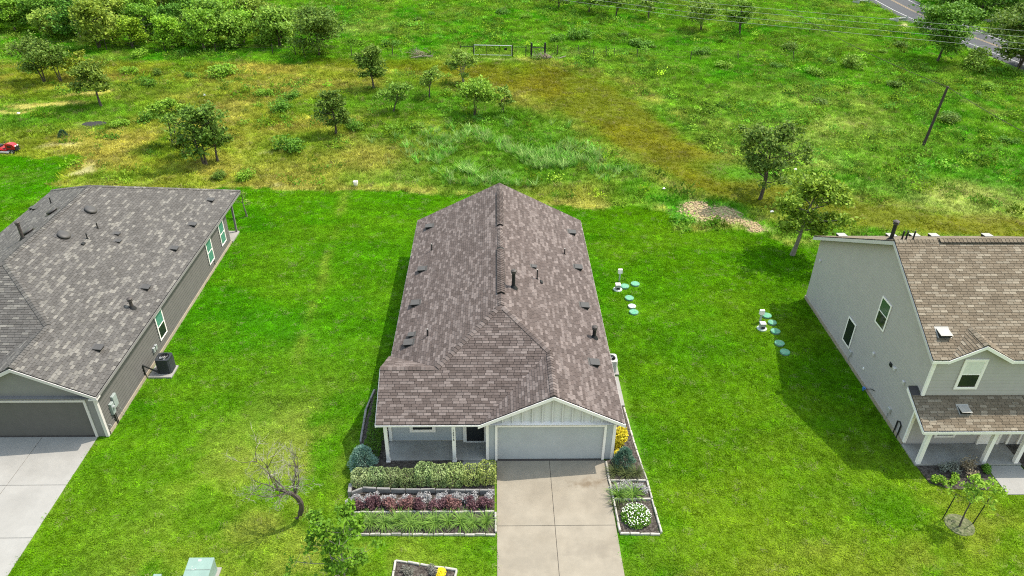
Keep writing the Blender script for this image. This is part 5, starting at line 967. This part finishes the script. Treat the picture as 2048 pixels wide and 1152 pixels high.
def mower():
    o = thing('riding_mower', (-43.25, 63.4, 0), 'red riding lawn mower parked at the left edge', 'mower', rz=R(-6))
    P = lambda n, mb, m, **k: part(n, mb, o, M[m], local=True, **k)
    hood = MB(); prof = [(-.05,.50),(0,.86),(.30,.90),(.62,.84),(.80,.62),(.80,.40),(-.05,.38)]
    for s_, w_ in ((-1, .25), (1, .25)): pass
    hood.prism([(x, -.26, z) for x, z in prof], (0, .52, 0)); hd = P('hood', hood, 'red'); part('hood_vent', MB().box(.1, .45, -.268, -.262, .55, .70), hd, M['black'], local=True)
    P('grille', MB().bevbox(.80, .86, -.24, .24, .36, .66, .01), 'black'); P('bumper', MB().tube([(.80,-.28,.32),(.95,-.2,.34),(.95,.2,.34),(.80,.28,.32)], .025, 6), 'black')
    for y in (-.15, .15): P('headlight', MB().bevbox(.79, .83, y-.08, y+.08, .66, .74, .01), 'white')
    P('frame', MB().box(-1.0, .75, -.2, .2, .24, .40), 'black'); P('footrest', MB().bevbox(-.52, .05, -.42, .42, .33, .39, .02), 'red'); P('dash', MB().prism([(-.12,-.22,.4),(.0,-.22,.4),(.0,-.22,.88),(-.12,-.22,.84)], (0, .44, 0)), 'red')
    P('rear_fender', MB().prism([(-1.12,-.46,.45),(-1.05,-.46,.62),(-.58,-.46,.62),(-.46,-.46,.40),(-.56,-.46,.40),(-.62,-.46,.52),(-1.0,-.46,.52)], (0, .92, 0)), 'red')
    st = P('seat', MB().bevbox(-.92, -.50, -.22, .22, .62, .74, .04), 'black'); part('backrest', MB().prism([(-.96,-.21,.72),(-.86,-.21,.72),(-.95,-.21,1.08),(-1.03,-.21,1.06)], (0, .42, 0)), st, M['black'], local=True)
    sw_ = P('steering_wheel', MB().tube([(-.24+.16*math.cos(t)*.9, .16*math.sin(t), .98+.07*math.cos(t)) for t in np.linspace(0, 2*math.pi, 17)], .018, 6), 'black'); part('steering_column', MB().tube([(-.1, 0, .8), (-.24, 0, .98)], .025, 6), sw_, M['black'], local=True)
    P('mower_deck', MB().bevbox(-.55, .25, -.52, .52, .12, .26, .05), 'acgrey')
    for x, y, r, w_ in ((-.80, -.38, .25, .20), (-.80, .38, .25, .20), (.52, -.36, .19, .14), (.52, .36, .19, .14)):
        f = lambda a, b, c, x=x, y=y, r=r: (x+a, y+c, r+b)
        wl = P('wheel', MB().lathe((0, 0, 0), [(r*.55, -w_/2), (r*.9, -w_/2), (r, -w_/3), (r, w_/3), (r*.9, w_/2), (r*.55, w_/2)], 20).mapped(f), 'rubber'); part('rim', MB().lathe((0, 0, 0), [(r*.55, -w_/2-.005), (r*.1, -w_/2+.03), (r*.1, w_/2-.03), (r*.55, w_/2+.005)], 16).mapped(f), wl, M['acgrey'], local=True)
mower()
# ================================================================== gate, fence, poles, wires
def gate():
    y = 97.0
    def posts(name, label, xs, h, rad, rail=None, cat='fence'):
        o = thing(name, (xs[0], y, 0), label, cat)
        for x in xs: part('post', MB().cyl((x-xs[0], 0, -.2), rad, h+.2, 8), o, M['pipeb'], local=True)
        for z in (rail or []): part('rail', MB().tube([(0, 0, z), (xs[-1]-xs[0], 0, z)], .045, 8), o, M['pipeb'], local=True)
    posts('pipe_fence', 'black pipe fence panel left of the farm gate', (-4.4, -2.72), 1.5, .06, (1.3,)); posts('pipe_fence', 'black pipe fence panel right of the farm gate', (2.3, 4.05), 1.5, .06, (1.25,)); posts('wooden_brace', 'thick dark wooden post pair with rail at the end of the pipe fence', (4.75, 6.5), 1.8, .13, (1.2,))
    g = thing('farm_gate', (-2.6, y-.05, 0), 'wide grey metal farm gate on the back fence', 'gate')
    part('top_rail', MB().tube([(0, 0, 1.48), (4.8, 0, 1.42)], .05, 8), g, M['steel'], local=True); part('bottom_rail', MB().tube([(0, 0, .25), (4.8, 0, .22)], .03, 8), g, M['steel'], local=True)
    for x in (0, 1.6, 3.2, 4.8): part('upright', MB().tube([(x, 0, .2), (x, 0, 1.45)], .035, 6), g, M['steel' if x in (0, 4.8) else 'pipeb'], local=True)
    part('sign', MB().bevbox(3.85, 4.2, -.06, -.04, .85, 1.15, .004), g, M['black'], local=True)
gate()
FP = [(-61.6, 98.7), (-57.5, 98.8), (-50, 98.4), (-42.5, 98.3), (-36, 98), (-28.6, 97.6), (-25.4, 96.7), (-24.3, 96.7), (-18.4, 96.9), (-13.1, 97.0), (8.2, 97.9), (11.0, 97.2), (12.9, 96.3), (14.5, 97.0), (15.6, 97.3), (18.5, 96.9), (25.2, 95.9), (31.5, 96.1), (38.7, 96.2)]
for i, (x, y) in enumerate(FP):
    lx, ly = rnd.uniform(-.35, .1), rnd.uniform(-.1, .1); h = rnd.uniform(1.1, 1.5)
    o = solo('fence_post', MB().tube([(0, 0, -.2), (lx, ly, h)], .05, 6).mesh('fence_post', M['wood']), 'weathered leaning wire-fence post, %s from the left on the back fence' % ('first second third fourth fifth sixth seventh eighth ninth tenth eleventh twelfth thirteenth fourteenth fifteenth sixteenth seventeenth eighteenth nineteenth'.split()[i]), 'fence post', (x, y, 0), group='posts of the back wire fence')
def fence_wire(a, b, label):
    o = thing('fence_wire', (*a[0], 0), label, 'wire')
    for z in (.45, .8, 1.1): part('strand', MB().tube([(p[0]-a[0][0], p[1]-a[0][1], z) for p in a], .006, 3), o, M['wood'], local=True)
fence_wire(FP[:10], 0, 'thin strands of the back wire fence left of the gate'); fence_wire(FP[10:], 0, 'thin strands of the back wire fence right of the gate')
solo('wooden_pole', MB().tube([(0, 0, -.3), (.30, 0, 3), (.55, 0, 5.75)], [.14, .125, .11], 10).mesh('wooden_pole', M['wood']), 'leaning dark wooden utility pole in the right field', 'pole', (40.55, 65.8, 0))
def sag(P, s, n=14):
    out = []
    for a, b in zip(P[:-1], P[1:]):
        for t in np.linspace(0, 1, n, endpoint=False): q = Vector(a).lerp(Vector(b), t); q.z -= s*4*t*(1-t); out.append(q)
    return out+[Vector(P[-1])]
solo('cable', MB().tube(sag([(37.0, 98, 6.2), (41.1, 65.8, 5.7), (42.0, 40, 6.2)], .5), .025, 4).mesh('cable', M['wood']), 'dark overhead cable running over the top of the leaning pole', 'cable')
for i, (a, b, c) in enumerate((((-12, 98.5, 9.2), (20.8, 77.6, 9.0), (47, 66.1, 9.0)), ((-10, 99.5, 9.2), (21.4, 80.0, 9.0), (48.4, 68.3, 9.0)), ((-6, 101, 9.2), (22.1, 83.0, 9.0), (50, 70.8, 9.0)), ((-5, 103.5, 9.2), (22.7, 85.8, 9.0), (51.5, 73.2, 9.0)))):
    e = Vector(c)+(Vector(c)-Vector(b))*1.2; pth = [Vector(a), Vector(b), Vector(c), e]; 
    solo('power_line', MB().tube(pth, .010, 4).mesh('power_line', M['wire']), ('nearest of four pale power lines crossing the upper right', 'second nearest of four pale power lines crossing the upper right', 'third nearest of four pale power lines crossing the upper right', 'farthest of four pale power lines crossing the upper right')[i], 'power line', group='power lines')
for i, (x, y, rz) in enumerate(((63.8, 133.5, .3), (64.0, 119.8, .5), (79.0, 119.6, .4))):
    o = thing('culvert_grate', (x, y, 0), ('white culvert pipe rails left of the road at the top edge', 'grey culvert pipe rails on the gravel beside the road', 'white culvert pipe rails on the far side of the road')[i], 'culvert', rz=rz)
    for k in range(4): part('rail', MB().tube([(-1.1, k*.45, .55-.1*k), (1.1, k*.45, .5-.1*k)], .05, 6), o, M['paintw'], local=True)
    for q in (-1.1, 1.1): part('side_wall', MB().prism([(q-.08, -.2, -.1), (q-.08, -.2, .75), (q-.08, 1.7, .1), (q-.08, 1.7, -.1)], (.16, 0, 0)), o, M['paintw'], local=True)
# ================================================================== rubble, litter, brush
def rockmesh(seed):
    r = np.random.default_rng(seed); mb = MB().bevbox(-.1, .1, -.08, .08, -.04, .07, .03); mb.v = [tuple(np.array(p)*(1+r.normal()*.12)) for p in mb.v]; return mb.mesh('rock', M['rock'])
def rubble():
    r = np.random.default_rng(300); V = []; F = []; X_ = r.uniform(13, 20.2, 9000); Y_ = r.uniform(47.9, 53.5, 9000); D_ = zones(X_, Y_)[3]; k_ = np.where(D_ > .30+.3*r.random(9000))[0][:800]
    for x, y in zip(X_[k_], Y_[k_]):
        s = r.uniform(.025, .10); mb = MB().bevbox(-s, s, -s*.8, s*.8, -.03, s*.8, s*.35); a = r.random()*6.3; c_, s_ = math.cos(a), math.sin(a); b = len(V)
        V += [(x+(p[0]*c_-p[1]*s_)*(1+r.normal()*.15), y+(p[0]*s_+p[1]*c_)*(1+r.normal()*.15), p[2]) for p in mb.v]; F += [tuple(i+b for i in f) for f in mb.f]
    m = bpy.data.meshes.new('rubble'); m.from_pydata(V, [], F); m.materials.append(M['rock']); o = struct('rubble', m, 'stuff', 'tan broken stones on the bare soil behind the right lawn'); o['category'] = 'rubble'
rubble()
solo('bucket', MB().lathe((0, 0, 0), [(.16, 0), (.20, .38), (.21, .40), (.18, .40), (.15, .05)], 16).mesh('bucket', M['white']), 'white bucket standing at the back edge of the lawn', 'bucket', (-11.4, 56.4, 0))
for x, y, l in ((26.1, 59.5, 'white plastic bag caught behind the yellow-green tree'), (-31.3, 79.5, 'white scrap lying in the golden grass'), (13.9, 55.7, 'small white scrap left of the dark double-trunked tree'), (21.4, 51.2, 'white scrap below the dark double-trunked tree'), (-47.7, 73.2, 'white scrap below the straw patch at the left')):
    r = np.random.default_rng(int(abs(x)*10)); mb = MB().bevbox(-.11, .11, -.08, .08, 0, .11, .05); mb.v = [tuple(np.array(p)*(1+r.normal()*.18)) for p in mb.v]; solo('litter', mb.mesh('litter', M['white']), l, 'litter', (x, y, .25 if x > 20 or x < 0 else .1))
solo('burnt_patch', MB().lathe((0, 0, 0), [(1.3, -.03), (1.15, .05), (.5, .07), (.05, .06)], 24).mapped(lambda x, y, z: (x, y*.62, z)).mesh('burnt_patch', M['char']), 'black burnt patch of ash on the grass at the left', 'ash heap', (-39.2, 70.9, 0))
def brush(x, y, label, seed, n=60, s=1.6):
    r = np.random.default_rng(seed); o = thing('brush_pile', (x, y, 0), label, 'brush pile'); mb = MB()
    for k in range(n): p = Vector((r.normal()*s*.5, r.normal()*s*.3, abs(r.normal())*.25)); d = Vector((r.normal(), r.normal()*.6, r.random()*.7)).normalized()*r.uniform(.5, 1.3); mb.tube([p, p+d*.5, p+d], [.02, .015, .005], 4)
    part('twigs', mb, o, M['drywood'], local=True, kind='stuff'); part('leaves', bushmesh(seed, s*.6, .5, 300, .07, 'leaf_dry'), o, local=True)
    for k in range(3): p = Vector((r.normal()*s*.6, r.normal()*.4-.5, .1)); part('log', MB().tube([p, p+Vector((r.uniform(.8, 1.6), r.normal()*.3, .25))], .06, 7), o, M['drywood'], local=True)
brush(-9.6, 97.0, 'pale dead branches piled on the fence line left of the gate', 310); brush(6.4, 96.3, 'grey dead brush at the foot of the thick wooden posts', 311, 70, 1.3)

# ================================================================== grass and weeds (uncountable cover)
def tuftmesh(seed, n, h, wd, rad, lean=.45, segs=1):
    r = np.random.default_rng(seed); V = []; F = []
    for i in range(n):
        a = r.random()*6.283; q = rad*math.sqrt(r.random()); b = np.array([math.cos(a)*q, math.sin(a)*q, -.01]); t = r.random()*6.283; s = np.array([math.cos(t), math.sin(t), 0])*wd*r.uniform(.6, 1.2)
        tip = b+np.array([r.normal()*lean, r.normal()*lean, 1])*h*r.uniform(.55, 1.1); mid = b*.45+tip*.55+np.array([0, 0, h*.08]); k = len(V)
        V += [b-s, b+s, mid+s*.7, mid-s*.7, tip]; F += [(k, k+1, k+2, k+3), (k+3, k+2, k+4, k+4)]
    return V, F
def leafymesh(seed, n, h, rad, leaf):
    r = np.random.default_rng(seed); C = r.normal(size=(n, 3))*np.array([rad*.5, rad*.5, 0]); C[:, 2] = np.abs(r.normal(size=n))*h*.4+.03; V, F = leaf_quads(C, leaf, r, .5, .5); return V.tolist(), F.tolist()
def scatter(name, pts, scl, col, sources, label, cat, seed):
    r = np.random.default_rng(seed); n = len(pts); cl = bpy.data.collections.new(name+'_sources')
    for V, F in sources:
        m = bpy.data.meshes.new(name+'_tuft'); m.from_pydata(V, [], [tuple(dict.fromkeys(f)) for f in F]); m.materials.append(M['blade']); m.update(); cl.objects.link(bpy.data.objects.new(name+'_tuft', m))
    me = bpy.data.meshes.new(name); me.vertices.add(n); me.vertices.foreach_set('co', np.asarray(pts, 'f').ravel())
    for an, ty, arr, fld in (('rotv', 'FLOAT_VECTOR', np.stack([np.zeros(n), np.zeros(n), r.random(n)*6.283], 1), 'vector'), ('sclv', 'FLOAT_VECTOR', scl, 'vector'), ('tcol', 'FLOAT_COLOR', np.concatenate([col, np.ones((n, 1))], 1), 'color'), ('pick', 'INT', r.integers(0, len(sources), n), 'value')):
        a = me.attributes.new(an, ty, 'POINT'); a.data.foreach_set(fld, np.ascontiguousarray(arr, 'i' if ty == 'INT' else 'f').ravel())
    me.update(); ob = struct(name, me, 'stuff', label); ob['category'] = cat
    ng = bpy.data.node_groups.new(name, 'GeometryNodeTree'); ng.interface.new_socket('Geometry', in_out='INPUT', socket_type='NodeSocketGeometry'); ng.interface.new_socket('Geometry', in_out='OUTPUT', socket_type='NodeSocketGeometry')
    N = ng.nodes.new; L = ng.links.new; gi = N('NodeGroupInput'); go = N('NodeGroupOutput'); ip = N('GeometryNodeInstanceOnPoints'); ci = N('GeometryNodeCollectionInfo'); ci.inputs['Collection'].default_value = cl; ci.inputs['Separate Children'].default_value = True; ci.inputs['Reset Children'].default_value = True
    def na(nm, ty): q = N('GeometryNodeInputNamedAttribute'); q.data_type = ty; q.inputs['Name'].default_value = nm; return q.outputs['Attribute']
    L(gi.outputs[0], ip.inputs['Points']); L(ci.outputs[0], ip.inputs['Instance']); ip.inputs['Pick Instance'].default_value = True
    L(na('pick', 'INT'), ip.inputs['Instance Index']); L(na('rotv', 'FLOAT_VECTOR'), ip.inputs['Rotation']); L(na('sclv', 'FLOAT_VECTOR'), ip.inputs['Scale']); L(ip.outputs[0], go.inputs[0])
    md = ob.modifiers.new('scatter', 'NODES'); md.node_group = ng; return ob
KEEP_OUT = [(-5.1,5.6,25.1,44.9),(-31.4,-18.54,26.9,46.6),(-23.6,-18.4,46.5,48.2),(19.66,31.1,24.6,39.3),(.06,5.2,9.5,25.2),(-24.65,-19.08,11,27),(-6.45,.08,20.82,25.2),(-6.42,-5,25,30.3),(5.1,6.95,20.78,31.0),(23.0,24.75,22.8,24.7),(24.6,28.2,22.8,26.1),(19.75,22.95,23.35,24.7),(-18.5,-17.2,31.3,32.4),(5.7,6.8,31.4,32.5),(-12.35,-10.75,17.95,19.55)]
def free(x, y):
    ok = np.ones(len(x), bool)
    for a, b, c, d in KEEP_OUT: ok &= ~((x > a) & (x < b) & (y > c) & (y < d))
    for cx, cy, rr_ in ((19.95, 21.2, .58), (8.42,40.55,.42), (9.15,40.85,.42), (8.5,39.15,.42), (8.52,38.2,.38), (8.53,37.55,.42), (7.92,40.25,.42), (16.62,37.15,.42), (16.72,36.4,.4), (16.62,35.5,.42), (16.47,34.3,.42), (16.5,33.45,.42), (15.92,35.85,.42)): ok &= np.hypot(x-cx, y-cy) > rr_
    ok &= ~((x > -4.05) & (x < -1.5) & (y > 17) & (y < 19.7-(x+4)*.2)); ok &= ~((x > 65.2) & (x < 75.0) & (y > 40)); ok &= np.hypot((x+39.2), (y-70.9)/.62) > 1.2
    return ok
def halfw(y): return (y*.849+13.3)*.70+14
def grid(cell, y0, y1, r):
    w = halfw(y1); X, Y = np.meshgrid(np.arange(-w, w, cell), np.arange(y0, y1, cell)); x = (X+r.uniform(-.5, .5, X.shape)*cell).ravel(); y = (Y+r.uniform(-.5, .5, X.shape)*cell).ravel(); k = (np.abs(x) < halfw(y)); x, y = x[k], y[k]; k = free(x, y); return x[k], y[k]
def sample(n, y0, y1, r):
    y = np.sqrt(r.random(n)*(y1**2-y0**2)+y0**2); w = halfw(y); x = r.uniform(-1, 1, n)*w; k = free(x, y); return x[k], y[k]
def cover():
    r = np.random.default_rng(500)
    # mown lawn
    x, y = grid(.175, 15.5, 63, r); c, h, lawn, d = zones(x, y); k = lawn > .5; x, y, c, h = x[k], y[k], c[k], h[k]; n = len(x)
    f = r.lognormal(0, .33, n)[:, None]; c = c*f; q = r.random(n) < .025; c[q] = c[q]*.4+np.array([.20, .18, .09]); s = h/.10*r.uniform(.7, 1.35, n); w = 1+.012*np.maximum(y-25, 0)
    scatter('lawn_grass', np.stack([x, y, np.zeros(n)], 1), np.stack([w*r.uniform(.8, 1.25, n), w*r.uniform(.8, 1.25, n), s], 1), c, [tuftmesh(k_, 26, .11, .012, .17, .9) for k_ in range(5)], 'short bright green lawn grass around the three houses', 'grass', 1)
    # field grass
    x, y = grid(.40, 44, 144, r); c, h, lawn, d = zones(x, y); k = (lawn < .5) & (d < .4+.3*r.random(len(x))); x, y, c, h = x[k], y[k], c[k], h[k]; n = len(x)
    z = (fbm(x, y, 4, 61)-.5)*.16*sstep(0, 4, y-48); c = c*r.lognormal(0, .34, n)[:, None]; q = r.random(n) < .06; c[q] = c[q]*.4+np.array([.20, .165, .075]); s = h/.36*r.uniform(.5, 1.5, n); w = .85+.008*np.maximum(y-50, 0)
    scatter('field_grass', np.stack([x, y, z-.02], 1), np.stack([w*r.uniform(.8, 1.3, n), w*r.uniform(.8, 1.3, n), s], 1), c, [tuftmesh(20+k_, 26, .36, .022, .34, .5) for k_ in range(5)], 'uncut mixed grass of the fields behind the houses', 'grass', 2)
    # leafy weeds in the green fields
    x, y = sample(26000, 46, 150, r); c, h, lawn, d = zones(x, y); sw_ = swath(x, y); g = sstep(.42, .62, fbm(x, y, 5, 81)); gold = ((y < 94) & (x < 10)); k = (lawn < .5) & (d < .3) & (sw_ > 1.05) & (r.random(len(x)) < g*np.where(gold, .28, .9)); x, y, c = x[k], y[k], c[k]; n = len(x)
    z = (fbm(x, y, 4, 61)-.5)*.16*sstep(0, 4, y-48); c = np.array([.105, .215, .018])*r.lognormal(0, .42, n)[:, None]*np.stack([r.uniform(.8, 1.4, n), np.ones(n), r.uniform(.7, 1.6, n)], 1); s = r.uniform(.55, 1.45, n)
    scatter('field_weeds', np.stack([x, y, z], 1), np.stack([s, s, s*r.uniform(.7, 1.3, n)], 1), c, [leafymesh(40+k_, 46, .55, .55, .10) for k_ in range(4)], 'leafy weeds spread through the green fields', 'weeds', 3)
    # tall coarse grass behind the middle house
    n0 = 3600; x = r.normal(1.8, 4.6, n0); y = r.normal(63.2, 4.6, n0); g = fbm(x, y, 3.2, 91); k = (y > 56.2) & (y < 72) & (g > .50-.0)&(r.random(n0)<.75) & (np.interp(x, LBX, LBY)+1 < y) & (swath(x, y) > 1.05); x, y = x[k], y[k]; n = len(x)
    c = np.where(r.random(n)[:, None] < .45, np.array([.31, .44, .13]), np.array([.14, .33, .04]))*r.lognormal(0, .3, n)[:, None]; s = r.uniform(.4, .85, n)
    scatter('tall_grass', np.stack([x, y, np.zeros(n)], 1), np.stack([s, s, s], 1), c, [tuftmesh(60+k_, 16, .95, .032, .22, .55) for k_ in range(4)], 'tall blue-green coarse grass behind the middle house', 'grass', 4)
cover()
